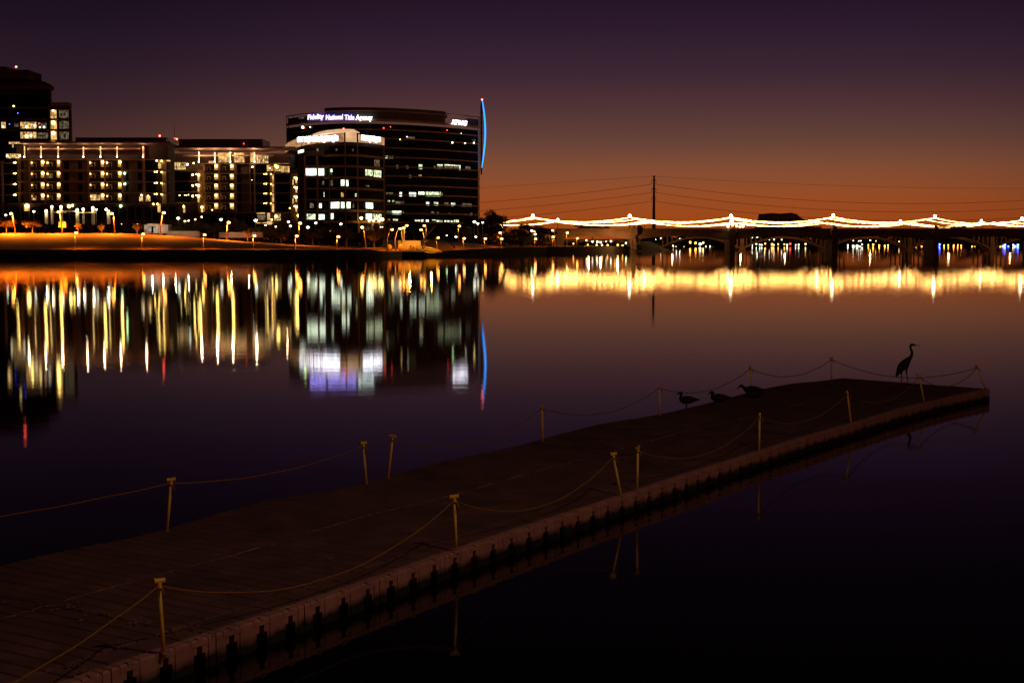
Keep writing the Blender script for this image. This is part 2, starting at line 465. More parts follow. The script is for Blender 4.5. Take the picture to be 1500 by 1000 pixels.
for px, yt, wd, Y, lb, dk in TREES: tree(px, yt, wd, 411 if px < 220 else Y, lb, dk, .22 if dk else .3)
tree(937, 329, 14, 560, 'small bushy tree showing above the bridge deck left of the power pole', 1, .3)
tree(868, 323, 52, 620, 'wide dark tree showing above the bridge deck under the light strings', 1, .3)
tree(1198, 331, 14, 640, 'small dark tree showing above the bridge right of the black hall', 1, .3)

# low hedge line on the crest behind the left lamps
def hedge(name, px0, px1, ytop, Y, label, n):
    rnd = random.Random(n); mb = MB()
    a = pu(px0, Y); b = pu(px1, Y)
    for _ in range(n):
        x = rnd.uniform(a, b); px = px0 + (px1 - px0) * (x - a) / (b - a)
        z0 = gz(px, Y) - .3; z1 = at(px, ytop, Y).z
        z = z0 + (z1 - z0) * rnd.random() ** .8; y = Y + rnd.uniform(-1.2, 1.2); s = rnd.uniform(.18, .4)
        A = Vector((rnd.gauss(0, 1), rnd.gauss(0, 1), rnd.gauss(0, 1))).normalized(); B = A.orthogonal().normalized(); p = Vector((x, y, z)); i = len(mb.v)
        mb.v += [tuple(p - A * s), tuple(p + B * s), tuple(p + A * s), tuple(p - B * s)]; mb.f.append((i, i + 1, i + 2, i + 3)); mb.m.append(0)
    return tag(mb.build(name, M['leaf2']), label, 'hedge')
hedge('hedge', -60, 203, 328.5, 428, 'long dark hedge along the top of the grass bank at left', 5200)
hedge('hedge', 236, 430, 339, 434, 'dark hedge under the trees in the middle of the bank', 4200)
hedge('hedge', 428, 560, 342, 431, 'dark hedge below the two offices', 3400)
hedge('hedge', 640, 815, 344, 490, 'dark hedge behind the waterside path right of the landing', 3400)

# ------------------------------------------------------------ box building helper
class Bld:
    def __init__(s, name, label, Y, px, cat='building'):
        s.Y = Y; s.root = empty(name, (pu(px, Y), Y, 4), label, cat)
        s.cache = {}
    def rect(s, x0, x1, y0, y1, dy=0.0):
        a = at(x0, y1, s.Y + dy); b = at(x1, y0, s.Y + dy); return a.x, b.x, a.z, b.z
    def box(s, part, mt, x0, x1, y0, y1, dy, dep):
        X0, X1, Z0, Z1 = s.rect(x0, x1, y0, y1, dy)
        return MB().box((X0, s.Y + dy, Z0), (X1, s.Y + dy + dep, Z1)).build(part, mt, s.root)
    def lamp(s, px, py, r, mt, part='balcony_lamp', dy=.3, light=0):
        p = at(px, py, s.Y + dy); key = (part, mt.name)
        if key not in s.cache: s.cache[key] = MB().ball((0, 0, 0), 1, 8, 6).mesh(part, mt)
        o = bpy.data.objects.new(part, s.cache[key]); C.objects.link(o)
        o.parent = s.root; o.matrix_parent_inverse = s.root.matrix_basis.inverted()
        r *= .82; o.location = p; o.scale = (r, r * .8, r)
        return o
    def window(s, x0, x1, y0, y1, mt, dy, muls=0, part='window'):
        X0, X1, Z0, Z1 = s.rect(x0, x1, y0, y1, dy)
        mb = MB().box((X0, s.Y + dy, Z0), (X1, s.Y + dy + .08, Z1))
        o = mb.build(part, mt, s.root)
        if muls:
            f = MB()
            for k in range(1, muls + 1):
                x = X0 + (X1 - X0) * k / (muls + 1)
                f.box((x - .06, s.Y + dy - .06, Z0 + .002), (x + .06, s.Y + dy - .003, Z1 - .002))
            f.build('frame', M['metal'], o)
        return o

GROUND_Y = 345
# ============================================================ condominium wing A (left)
A = Bld('apartment_building', 'long dark condominium block at left with columns of lit balconies under a lit roof canopy', 470, 120)
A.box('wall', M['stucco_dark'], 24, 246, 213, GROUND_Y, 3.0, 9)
A.box('penthouse', M['roof'], 110.5, 243.5, 201.5, 208, 3, 18)
def canopy(B, x0, x1, yf, yb, dy0, dy1, part='roof_canopy'):
    a = at(x0, yf, B.Y + dy0); b = at(x1, yf, B.Y + dy0); zt = a.z + .5
    zb = at(x0, yb, B.Y + dy1).z
    MB().hexa([(a.x, B.Y + dy0, a.z), (b.x, B.Y + dy0, a.z), (b.x, B.Y + dy1, zb), (a.x, B.Y + dy1, zb),
               (a.x, B.Y + dy0, zt), (b.x, B.Y + dy0, zt), (b.x, B.Y + dy1, zb + .6), (a.x, B.Y + dy1, zb + .6)]).build(part, M['stucco'], B.root)
canopy(A, 29, 249, 209.5, 214, -2.2, 3.0)
A.box('fascia_beam', M['trim'], 40, 205, 217, 219, .3, .6)
def uplit(B, xs, ytop, ybot, w=1.1, mt=None, pw=60):
    for x in xs:
        B.box('pillar', M['pale'], x - w / 2, x + w / 2, ytop, ybot, .2, .5)
        B.lamp(x, ybot - 1.2, .28, mt or E['uplight'], 'uplight', -.25)
        p = at(x, ytop + .9, B.Y - 1.1); point('soffit_fill', p, pw * 1.7, (1, .66, .36), .15, B.root)  # unseen light added for the uplight's bright spot on the soffit
        p = at(x, ybot - 3.5, B.Y - .5); point('column_light', p, pw * .25, (1, .66, .36), .15, B.root)
uplit(A, [35.5, 60, 85, 122, 147, 171.3, 209.5], 214.2, 231, pw=200)
# solid stucco bays
for x0, x1 in ((27, 43.5), (90, 129), (180, 209.5)):
    A.box('wall_panel', M['stucco'], x0, x1, 234, 297, 0, 2.9)
for x0, x1 in ((31, 34.5), (94, 101), (115, 120.5), (184, 188), (202, 207.5)):
    for f in range(4):
        A.box('window', M['glass'], x0, x1, 236.5 + f * 16.3, 247.5 + f * 16.3, -.06, .05)
# floor slabs
for f in range(5):
    y = 233.2 + f * 16.3
    A.box('floor_slab', M['trim'], 24, 246, y, y + 1.0, -.25, 3.2)
for f in range(4):
    for x0, x1 in ((44, 65.5), (67.5, 89), (130, 153.2), (154.5, 178.5)):
        y = 234.3 + f * 16.3
        A.box('railing', M['metal'], x0, x1, y + 10.2, y + 15.2, -.12, .05)
        # back wall with door and a lit jamb
        dr = A.box('balcony_door', M['pale'], x0 + 4.4, x0 + 9.4, y + 3.5, y + 15, 2.85, .12)
        A.box('door_pane', M['glass'], x0 + 5.6, x0 + 8.2, y + 4.8, y + 15, 2.78, .05).parent = dr
        A.box('balcony_wall', M['pale'], x1 - 5.6, x1 - .8, y, y + 15, 1.4, 1.4)
        A.lamp(x1 - 2.8, y + 3.2, .50, E['warm'], dy=.7)
        A.lamp(x0 + 2.2, y + 4.2, .30, E['warmdim'], dy=.7)
for x in (43.7, 66.5, 89.3, 129.7, 153.9, 179):
    A.box('pier', M['trim'], x - .6, x + .6, 233.4, 298, -.2, 3.1)
# right part: wide dark glass bays with amber strips
for f in range(4):
    y = 234.3 + f * 16.3
    A.box('glass_band', M['glass'], 211.5, 229, y + .5, y + 15, 1.6, .2)
    A.box('amber_panel', M['pale'], 237.5, 243.2, y + 1, y + 15.2, .5, .5)
    A.lamp(236.6, y + 1.6, .28, E['warm'], dy=.1)
    A.lamp(229.5, y + 1.2, .30, E['warm'], dy=.2)
    if f: A.lamp(226.5, y + 1.3, .22, E['warmdim'], dy=.2)
A.box('corner_column', M['trim'], 209.8, 211.2, 214.5, 298, -.3, .8)
A.lamp(182.5, 254, .42, E['greenlamp'], dy=-.5); A.lamp(182.8, 269.5, .42, E['greenlamp'], dy=-.5)
A.lamp(207.3, 286, .34, E['whites'], dy=-.4); A.lamp(217, 287, .30, E['warmdim'], dy=-.4)
A.window(214, 220, 287, 295, E['party'], 1.4); A.window(204, 209, 288, 295, E['party'], -.35)
A.window(130, 141, 285, 295, E['party'], 1.0); A.window(142.5, 146, 286, 294, E['amber'], 1.0)
A.window(48, 52, 290, 296.5, E['party'], 1.0); A.window(71.5, 76, 255.5, 263, E['officed'], 2.6)
for x0, x1, y0, y1 in ((232, 236, 234, 247), (244, 249.5, 234.5, 236.5)):
    A.window(x0, x1, y0, y1, E['amber'], 1.2)
# ground storey
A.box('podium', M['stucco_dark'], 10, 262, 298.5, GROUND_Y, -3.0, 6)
A.window(35.5, 43.3, 299.5, 309, E['amber'], -3.1, part='garage_lamp_panel'); A.lamp(39.5, 302, .8, E['warm'], 'porch_lamp', -3.5)
A.lamp(176.8, 301.8, .5, E['greenlamp'], 'porch_lamp', -3.5)
A.window(98, 108, 300, 303, E['party'], -3.1); A.lamp(101, 302.3, .6, E['warm'], 'porch_lamp', -3.5); A.lamp(106, 301, .4, E['warm'], 'porch_lamp', -3.5)
A.window(231, 235, 299, 311, E['amber'], -3.1); A.lamp(224.7, 299, .33, E['warm'], 'porch_lamp', -3.5); A.lamp(230.6, 299, .3, E['warm'], 'porch_lamp', -3.5)
for x in range(20, 260, 12):
    A.box('podium_window', M['glass'], x, x + 8.6, 303, 322, -3.06, .05)
A.box('terrace_ledge', M['trim'], 10, 262, 297.8, 299, -3.4, .4)
# red beacon on the roof
A.lamp(234, 199.2, .38, E['red'], 'beacon', 4)
# left balcony stack (x 0..27)
for f in range(5):
    y = 238 + f * 15.7
    A.box('floor_slab', M['trim'], -60, 24, y, y + 1.1, -.6, 4)
    A.lamp(22.5, y + .4, .30, E['warm'], dy=-.9); A.lamp(20.2, y + .5, .18, E['warm'], dy=-.9)
A.box('wall', M['glass'], -60, 23.9, 216, GROUND_Y, 3.0, 20)
for x in (3.5, -20): A.box('pier', M['trim'], x - .5, x + .5, 236, 316, -.5, .5)
A.window(9, 30, 225.5, 232, E['party'], 1.5)
A.lamp(10.5, 228.6, .36, E['whites'], dy=1.2); A.lamp(29, 228.5, .36, E['whites'], dy=1.2)

# ============================================================ condominium wing B
B = Bld('apartment_building', 'second condominium block with five rows of lit balconies, amber top-floor windows and an antenna', 530, 340)
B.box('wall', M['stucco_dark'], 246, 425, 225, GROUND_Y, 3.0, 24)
B.box('penthouse', M['roof'], 250.5, 384.5, 203.8, 218.5, 4, 16)
B.lamp(357, 210.6, .22, E['redlamp'], 'beacon', 3.5)
canopy(B, 252, 432, 216.8, 221, -2.4, 3.0)
B.box('fascia_beam', M['trim'], 268, 400, 227, 228.6, .3, .6)
uplit(B, [291.3, 314.3, 337.4, 372.8], 222.5, 238.5, pw=700)
for x, w_ in ((320, 17), (342.8, 15), (367, 7)):
    B.window(x, x + w_, 224, 238, E['amber'], 1.4, 3)
B.window(349, 352, 232, 238, E['creamb'], 1.3)
B.window(376, 393, 227, 239, E['party'], 1.2, 5)
B.window(306, 312, 236, 239, E['amber'], 1.2)
for f in range(6):
    y = 239.3 + f * 14.3
    B.box('floor_slab', M['trim'], 296, 425, y, y + .9, -.25, 3.2)
B.box('wall_panel', M['stucco'], 290, 298.5, 240.3, 311, 0, 2.9)
B.box('wall_panel', M['stucco'], 353.5, 366, 240.3, 311, 0, 2.9)
for f in range(5):
    y = 240.3 + f * 14.3
    for x0, x1 in ((299.5, 320.5), (322, 343.5)):
        dr = B.box('balcony_door', M['pale'], x0 + 4, x0 + 8.6, y + 3.5, y + 13.2, 2.85, .12)
        B.box('door_pane', M['glass'], x0 + 5, x0 + 7.6, y + 4.6, y + 13.2, 2.78, .05).parent = dr
        B.box('balcony_wall', M['pale'], x1 - 6.5, x1 - 1, y, y + 13.3, 1.4, 1.4)
        B.lamp(x1 - 4.2, y + 2.9, .52, E['warm'], dy=.6)
        B.box('railing', M['metal'], x0, x1, y + 9, y + 13.1, -.12, .05)
    B.box('window', M['glass'], 347, 352.5, y + 1.5, y + 12, -.1, .05)
    B.box('window', M['glass'], 366.8, 371.5, y + 1.5, y + 12, -.1, .05)
    if f: B.lamp(390, y + .4, .26, E['warm'], dy=-.6)
    if f: B.lamp(387, y + .5, .2, E['warmdim'], dy=-.6)
    if f:
        B.window(398.5, 401.4, y + .5, y + 12.8, E['amber'], .8, part='stair_window'); B.lamp(397, y + .6, .24, E['warm'], dy=-.3)
    B.box('glass_band', M['glass'], 374.5, 395, y + 1.5, y + 13, .4, .3)
    B.box('glass_band', M['glass'], 403, 425, y + 1.5, y + 13, .4, .3)
for x in (299, 321.2, 344.5, 346, 366.4, 372.8, 396, 402): B.box('pier', M['trim'], x - .45, x + .45, 239.4, 311, -.2, 3.0)
B.window(391, 394.5, 242, 251, E['amber'], .3); B.window(395.5, 400, 243, 250.5, E['amber'], .3)
B.window(402, 411, 242, 251, E['amber'], .2, 2); B.window(412, 424, 243.5, 252.5, E['amber'], .2, 4)
B.lamp(405.5, 244.5, .65, E['warm'], dy=-.6); B.lamp(403.5, 243, .4, E['warm'], dy=-.6)
B.lamp(369.7, 244.6, .38, E['whites'], dy=-.5); B.lamp(395.5, 246.7, .3, E['whites'], dy=-.5)
B.lamp(369, 263.7, .16, E['whites'], dy=-.5)
# gap stack of lamps between wings
for k, y in enumerate((256.3, 271.8, 287.3)):
    B.lamp(282.3, y, .40, E['warm'], dy=-1); B.lamp(290.8, y, .55, E['warm'], dy=-1); B.lamp(287.6, y - 1, .3, E['warm'], dy=-1)
    B.window(289.5, 292, y + 1, y + 9, E['amber'], -.2, part='stair_window')
    B.box('floor_slab', M['trim'], 246, 290, y + 8.6, y + 9.6, -1.0, 4)
    B.box('glass_band', M['glass'], 247, 279, y - 5, y + 8.3, -.3, .3)
B.lamp(283.7, 239.2, .34, E['warm'], dy=-1); B.lamp(274.5, 241, .50, E['white'], dy=-1); B.lamp(252.8, 245, .55, E['white'], dy=-1)
B.lamp(246.5, 236.3, .3, E['warm'], dy=-1); B.lamp(249.5, 236.6, .34, E['warm'], dy=-1)
B.window(256, 272, 238, 248.5, E['party'], -.6, 5)
for x in (252, 263, 270.5, 273, 276): B.lamp(x, 285.4 + (x % 2) * .8, .28 if x < 265 else .2, E['warmdim'], dy=-1)
B.window(261.3, 271.2, 301.5, 314, E['amber'], -.6); B.lamp(263, 302.5, .6, E['warm'], dy=-1); B.lamp(268, 302.5, .6, E['warm'], dy=-1)
B.lamp(296, 303.5, .55, E['warm'], dy=-1); B.window(294.5, 297.5, 304, 312, E['amber'], -.6)
B.lamp(295.6, 318, .4, E['warmdim'], 'porch_lamp', -3); B.lamp(310.8, 307.6, .26, E['warmdim'], dy=-.6)
B.box('podium', M['stucco_dark'], 262, 430, 311.5, GROUND_Y, -3, 5)
B.box('terrace_ledge', M['trim'], 290, 425, 310.8, 312, -3.3, .4)
for x in (296, 308, 322, 334, 346, 359): B.box('podium_window', M['glass'], x, x + 9, 315, 330, -3.06, .05)
B.window(391.5, 395.5, 312, 322, E['creamb'], -3.1, part='doorway'); B.window(402, 411, 313.5, 323, E['party'], -3.1, 2, part='doorway'); B.lamp(404, 317, .5, E['warm'], 'porch_lamp', -3.5)
B.window(376, 388, 311.6, 313.2, E['amber'], -3.5, part='strip_light'); B.window(375, 400, 325.8, 327.2, E['amber'], -3.4, part='strip_light')
B.window(391, 398, 324, 329, E['creamb'], -3.4, part='doorway'); B.lamp(398, 321.7, .35, E['warm'], 'porch_lamp', -3.8)
B.window(377, 389, 315, 322, E['officed'], -3.1, part='shop_window')
# lamps on the right flank
for y in (261.5, 275.2, 289, 303): B.lamp(434, y, .5, E['warm'], dy=-4); B.lamp(431.5, y - 1, .28, E['warm'], dy=-4); B.window(433, 435, y + 1, y + 7, E['amber'], -3.5, part='stair_window')
for y in (267, 295): B.window(428.6, 429.8, y - 4, y + 4, E['amber'], -3.6, part='stair_window')
B.box('stair_tower', M['stucco_dark'], 425, 438, 247, GROUND_Y, -3.4, 12)
B.lamp(437.5, 316, .7, E['warm'], dy=-4.4); B.lamp(424.5, 305, .3, E['warmdim'], dy=-4)
B.lamp(419, 235.5, .001, E['warm'], dy=2)
p = at(418, 232, B.Y - 3); point('soffit_fill', p, 350, (1, .66, .36), .15, B.root)  # unseen light added to brighten the soffit at the right end
# antenna and beacon
a0 = at(255.3, 206, 534); a1 = at(255.6, 183, 534)
MB().tube([a0, a1], [.12, .05], 6).build('antenna', M['metal'], B.root)
B.lamp(255.8, 203, .28, E['redlamp'], 'beacon', 4); B.lamp(259, 204, .4, E['red'], 'beacon', 3.8)

# ============================================================ left tower (round roofed)
T = Bld('apartment_tower', 'tall dark residential tower with round overhanging roof at the left edge', 500, 30)
def disc(B, part, mt, cx, yc, rpx, y0, y1, squash=1.0, dy=14, rpx2=None):
    c = at(cx, 350, B.Y + dy); s = (B.Y + dy) / F
    z0 = at(cx, y1, B.Y + dy).z; z1 = at(cx, y0, B.Y + dy).z
    r1 = rpx * s; r2 = (rpx2 or rpx) * s
    mb = MB(); n = 40
    pts0 = [(c.x + r1 * math.cos(2 * math.pi * k / n), c.y + squash * r1 * math.sin(2 * math.pi * k / n), z0) for k in range(n)]
    pts1 = [(c.x + r2 * math.cos(2 * math.pi * k / n), c.y + squash * r2 * math.sin(2 * math.pi * k / n), z1) for k in range(n)]
    mb.v = pts0 + pts1
    mb.f = [tuple(range(n))[::-1], tuple(range(n, 2 * n))] + [(k, (k + 1) % n, n + (k + 1) % n, n + k) for k in range(n)]; mb.m = [0] * (n + 2)
    return mb.build(part, mt, B.root)
T.box('wall', M['glass'], -60, 72, 131, GROUND_Y, 0, 2.5)
disc(T, 'roof_fascia', M['stucco'], 0, 0, 76, 131.5, 136, .2, 14, 84)
disc(T, 'roof_fascia', M['stucco'], 0, 0, 84, 128.2, 131.4, .2, 14, 84.5)
for (ra, ya), (rb, yb_) in zip(((84.5, 128.1), (80, 124.6), (72, 120.4), (60, 117)), ((80, 124.6), (72, 120.4), (60, 117), (46, 114.4))):
    disc(T, 'round_roof', M['roof'], 0, 0, ra, yb_ + .05, ya, .2, 14, rb)
T.box('penthouse', M['stucco_dark'], -40, 41.5, 102.5, 115, 6, 14); T.box('penthouse', M['stucco_dark'], -40, 8, 97.5, 102.4, 7, 12)
for y, h in ((156.5, 3.0), (172.8, 2.4), (189.6, 2.0), (205.5, 2.2), (221, 2), (137, 1.2)): T.box('floor_slab', M['stucco'], -60, 73.5, y, y + h, -.5, 2)
T.box('side_wing', M['stucco_dark'], 73.5, 101, 150.5, GROUND_Y, 1, 3)
T.box('parapet_screen', M['trim'], 73, 102.2, 150, 156, .6, .3)
for y in (161, 176.6, 192.2, 207):
    T.box('floor_slab', M['trim'], 73.6, 102.8, y - 1.6, y, -.6, 1.5)
    T.window(74, 83, y + .5, y + 12.5, E['amber'], .8, 1); T.window(86, 101.5, y + .8, y + 12, E['officed'], .8, 5)
    T.lamp(78, y + (3 if y > 165 else 1), .75 if y > 165 else .35, E['warm'], dy=-.2)
for x in (84.5, 102.2): T.box('pier', M['stucco_dark'], x - .7, x + .7, 156, 216, -.3, 1)
T.window(30, 53, 179, 188.5, E['party'], -.1, 4); T.window(55.5, 68, 180, 188, E['officed'], -.1, 2)
T.window(30, 53, 193.5, 203, E['party'], -.1, 4); T.window(55, 70, 194.5, 203, E['officed'], -.1, 3); T.window(2, 8, 179, 188, E['amber'], -.1); T.window(21, 27, 181, 186, E['officed'], -.1)
T.window(13, 70, 208, 211, E['party'], -.1, 8); T.window(18, 19.6, 211, 218, E['amber'], -.1, part='doorway')
for x, y, r, k in ((39, 186, .5, 'warm'), (51, 184, .45, 'warmdim'), (58.5, 186.6, .28, 'whites'), (64.5, 186.4, .4, 'whites'), (39, 200, .65, 'warmdim'), (45.5, 199.3, .38, 'whites'), (4.5, 185.8, .4, 'warmdim'), (20, 155.8, .36, 'warmdim'), (33, 182.5, .18, 'redlamp'), (57, 181, .16, 'redlamp'), (26, 166, .13, 'blue'), (14, 182, .12, 'blue')):
    T.lamp(x, y, r, E[k], 'room_lamp', -.4)
T.lamp(23.6, 98.2, .42, E['red'], 'beacon', 8)

# ============================================================ curved offices
class Arc:
    def __init__(s, name, label, pc, D, kL, kR, zbot):
        s.pc, s.D, s.kL, s.kR = pc, D, kL, kR; s.xc = pu(pc, D)
        s.root = empty(name, (s.xc, D, 4), label, 'office building'); s.zb = zbot
    def pt(s, px, off=0.0):
        Y = s.D
        u = pu(px, 1.0)
        for _ in range(40):
            X = u * Y; k = s.kR if X > s.xc else s.kL
            Y = .5 * Y + .5 * (s.D + k * (X - s.xc) ** 2)
        Y += off
        return (u * Y, Y)
    def z(s, py, px=None, off=0): return at(px or s.pc, py, s.pt(px or s.pc, off)[1]).z
    def band(s, part, mt, p0, p1, z0, z1, off, th, n=None):
        n = n or max(1, int(abs(p1 - p0) / 6)); f, b = [], []
        for k in range(n + 1):
            px = p0 + (p1 - p0) * k / n
            x, y = s.pt(px, off); f.append((x, y)); b.append((x, y + th))
        return MB().strip(f, b, z0, z1).build(part, mt, s.root)
    def win(s, p0, p1, y0, y1, mt, off=-.05, part='window', ppx=None):
        return s.band(part, mt, p0, p1, s.z(y1, (p0 + p1) / 2, off), s.z(y0, (p0 + p1) / 2, off), off, .04, max(1, int((p1 - p0) / 6)))
    def col(s, part, mt, px, w_, z0, z1, off, th):
        return s.band(part, mt, px - w_ / 2, px + w_ / 2, z0, z1, off, th, 1)
    def lamp(s, px, py, r, mt, part='room_lamp', off=-.4):
        x, y = s.pt(px, off); z = at(px, py, y).z
        return MB().ball((x, y, z), r, 8, 6).build(part, mt, s.root, smooth=True)

K = Arc('office_building', 'tallest dark office building with curved banded front, white rooftop lettering and a blue light mast', 520, 600, .0246, .0148, 4)
zg = 3.0
K.band('glass_body', M['glass'], 422, 702, zg, K.z(181), .25, 8, 60)
zl = [K.z(y) for y in (189.5, 202.4, 216, 229.8, 243.6, 257.4, 271.2, 285, 298.8, 312.4)]
for z in zl: K.band('spandrel', M['trim'], 421, 703, z - .28, z + .28, -.35, .8, 60)
K.band('spandrel', M['trim'], 421, 703, K.z(177.5), K.z(174), -.4, 1.2, 60)
K.band('podium_wall', M['trim'], 560, 703.5, K.z(327), K.z(324.4), -.6, 1.2, 30)
K.band('top_rail', M['trim'], 421, 478, K.z(163.4), K.z(162.2), 0, .6, 10)
K.band('top_rail', M['trim'], 652, 703, K.z(160.8), K.z(159.5), 0, .6, 10)
K.band('top_screen', M['roof'], 477, 653, K.z(173.8), K.z(157.5), .4, 1, 40)
K.band('top_trim', M['trim'], 477, 653, K.z(162.9), K.z(161.4), 0, .5, 40)
K.band('penthouse', M['stucco_dark'], 477, 653, K.z(161), K.z(155.5), 5, 16, 40)
K.band('top_louvre', M['roof'], 424, 477, K.z(173.8), K.z(166.5), 1.0, .2, 8)
K.band('top_louvre', M['roof'], 684, 701, K.z(173.5), K.z(163.5), 1.0, .2, 8)
for px in (421.6, 424, 432): K.col('corner_post', M['trim'], px, .7, zg if px < 431 else K.z(174), K.z(162.3), -.2, .4)
for px in (651, 702.2): K.col('corner_post', M['stucco_dark'], px, 1.0, K.z(174), K.z(160), -.2, .4)
K.col('corner_post', M['pale'], 701.2, 1.6, zg, K.z(177), -.45, .6)
WK = [(614, 619, 241, 248, 'office'), (636, 639, 243, 247.5, 'officed'), (641, 649, 241, 243, 'office'), (641, 649, 243.6, 248, 'officed'), (651.5, 675, 241.4, 243.2, 'office'), (651.5, 672, 244, 248.5, 'officed'), (673, 675, 243.6, 249.5, 'office'), (595, 599, 243, 247, 'officed'), (581, 584, 242, 247, 'officed'), (682, 690, 244, 249, 'officed'),
      (599.5, 603, 256, 260.5, 'officed'), (614, 618, 256, 259.5, 'amber'), (652, 653, 259, 262, 'officed'),
      (561.8, 563.7, 281, 287.5, 'officeb'), (585.6, 589, 281.6, 287.6, 'officeb'), (599.7, 609.6, 282, 287.6, 'officeb'), (613.3, 621.9, 281, 287, 'officeb'), (624, 646, 281.2, 287.8, 'office'), (646.4, 649, 282.5, 288, 'officed'), (566, 576, 282, 286, 'officed'),
      (568.5, 571.5, 293.5, 296, 'office'), (575, 578, 293.5, 296, 'office'), (624.5, 629, 296, 301, 'officeb'), (636, 642, 296, 301.3, 'office'), (651, 657, 296.6, 301.6, 'officed'), (661, 667, 297.2, 301.9, 'office'), (579, 592, 295, 299, 'officed'), (677, 691, 298, 303, 'officed'),
      (566, 574, 309, 313.7, 'officed'), (574.5, 588, 309, 313.9, 'officeb'), (589.5, 592, 310, 313, 'officed'), (632, 636, 310, 314.4, 'officed'), (640, 643, 310.5, 314.5, 'officed'), (657, 660, 311.5, 314.7, 'officed'), (688, 692, 312, 316, 'officed'),
      (608, 616, 322, 324.2, 'office'), (617, 620.5, 321.5, 326, 'office'), (624, 628, 322, 327, 'officeb'), (639, 648.5, 322.6, 327.5, 'office'), (651, 664, 323, 328, 'office'), (665, 672, 322, 327.5, 'office'), (568, 572, 320.5, 323, 'officed'), (576, 583, 321, 323, 'office'), (633, 638, 321.8, 323, 'office'),
      (565, 568.5, 228.5, 232, 'office'), (569.5, 577, 228.7, 232.6, 'officed'), (597, 608, 200.5, 203.5, 'officed'), (692, 697, 204.5, 206, 'officed'), (440, 447, 172, 174, 'officed')]
for x0, x1, y0, y1, k in WK: K.win(x0, x1, y0, y1, E[k])
mb = MB()
for px in range(425, 702, 5):    # fine mullions
    x, y = K.pt(px, -.02); mb.box((x - .05, y - .1, K.z(322)), (x + .05, y, K.z(178)))
mb.build('mullion_grid', M['metal'], K.root)
for px, py, r, k in ((445, 186.6, .5, 'greenlamp'), (456, 186.4, .3, 'whites'), (447, 187.6, .2, 'redlamp'), (563, 187.8, .25, 'redlamp'), (573, 186, .18, 'redlamp'), (655.5, 191, .2, 'redlamp'), (663, 209, .33, 'greenlamp'), (681.7, 210, .3, 'whites'), (694.5, 209.5, .35, 'warmdim'), (587, 204.5, .2, 'warmdim'), (676, 195.6, .16, 'whites'), (597, 200.5, .2, 'whites')):
    K.lamp(px, py, r, E[k])
for px, py in ((484, 160.6), (645, 164.4)): K.lamp(px, py, .2, E['red'], 'beacon', 4)

def text(name, body, px0, px1, pyb, A_, off, mt, label, shear=0.0, offset=.03, width=None, hscale=1.0):
    cu = bpy.data.curves.new(name, 'FONT'); cu.body = body; cu.shear = shear; cu.offset = offset; cu.extrude = .06; cu.size = 1
    cu.align_x = 'LEFT'; cu.materials.append(mt); cu.resolution_u = 3
    x0, y0 = A_.pt(px0, off); x1, y1 = A_.pt(px1, off)
    o = bpy.data.objects.new(name, cu); C.objects.link(o)
    bpy.context.view_layer.update()
    wd = o.dimensions.x; L = math.hypot(x1 - x0, y1 - y0); s = L / wd; sy = 2.75
    me = bpy.data.meshes.new_from_object(o.evaluated_get(bpy.context.evaluated_depsgraph_get()))
    bpy.data.objects.remove(o)
    o = bpy.data.objects.new(name, me); C.objects.link(o)
    z = at(px0, pyb, y0).z
    o.parent = A_.root; o.matrix_parent_inverse = A_.root.matrix_basis.inverted()
    o.matrix_basis = Matrix.Translation((x0, y0, z)) @ Matrix.Rotation(math.atan2(y1 - y0, x1 - x0), 4, 'Z') @ Matrix.Rotation(math.pi / 2, 4, 'X') @ Matrix.Diagonal((s, sy * hscale, 1, 1))
    if label: o['label'] = label
    return o
for wd_, xa, xb, mt_, nm in (('Fidelity', 452, 475.5, 'signb', 'blue-white'), ('National', 478.5, 503.5, 'signb', 'blue-white'), ('Title', 506, 520, 'signb', 'blue-white'), ('Agency', 522.5, 547, 'signg', 'green-white')):
    text('sign_lettering', wd_, xa, xb, 175.6, K, -1.3, E[mt_], nm + ' illuminated word ' + wd_, .08, .018, hscale=1.05)
text('sign_lettering', 'KPMG', 662, 684.5, 181.6, K, -1.3, E['signw'], 'white slanted illuminated lettering KPMG', .3, .02, hscale=.95)
# blue light mast
pts = []; Yb = K.pt(703)[1] - 2
for k in range(25):
    t = k / 24; py = 146 + 100 * t
    px = 706.3 + 4.8 * math.sin(math.pi * min(1, t * 1.0) ** .95) - .6 * t
    pts.append(at(px, py, Yb))
MB().tube(pts, [.16 + .20 * math.sin(math.pi * k / 24) ** .5 for k in range(25)], 8).build('light_blade', E['beam'], K.root, smooth=True)
pts = [at(705.3 - .2 * k / 10, 146 + 11 * k, Yb + 1) for k in range(11)]
MB().tube(pts, [.25] + [.5] * 9 + [.3], 6).build('mast', M['stucco_dark'], K.root)
for py in (165, 180, 195, 210, 225):
    MB().tube([at(702, py, Yb + 1), at(709, py, Yb + .4)], .12, 5).build('mast_bracket', M['metal'], K.root)
a0 = at(706, 146, Yb)
MB().ball(a0, .36).build('beacon', E['red'], K.root)

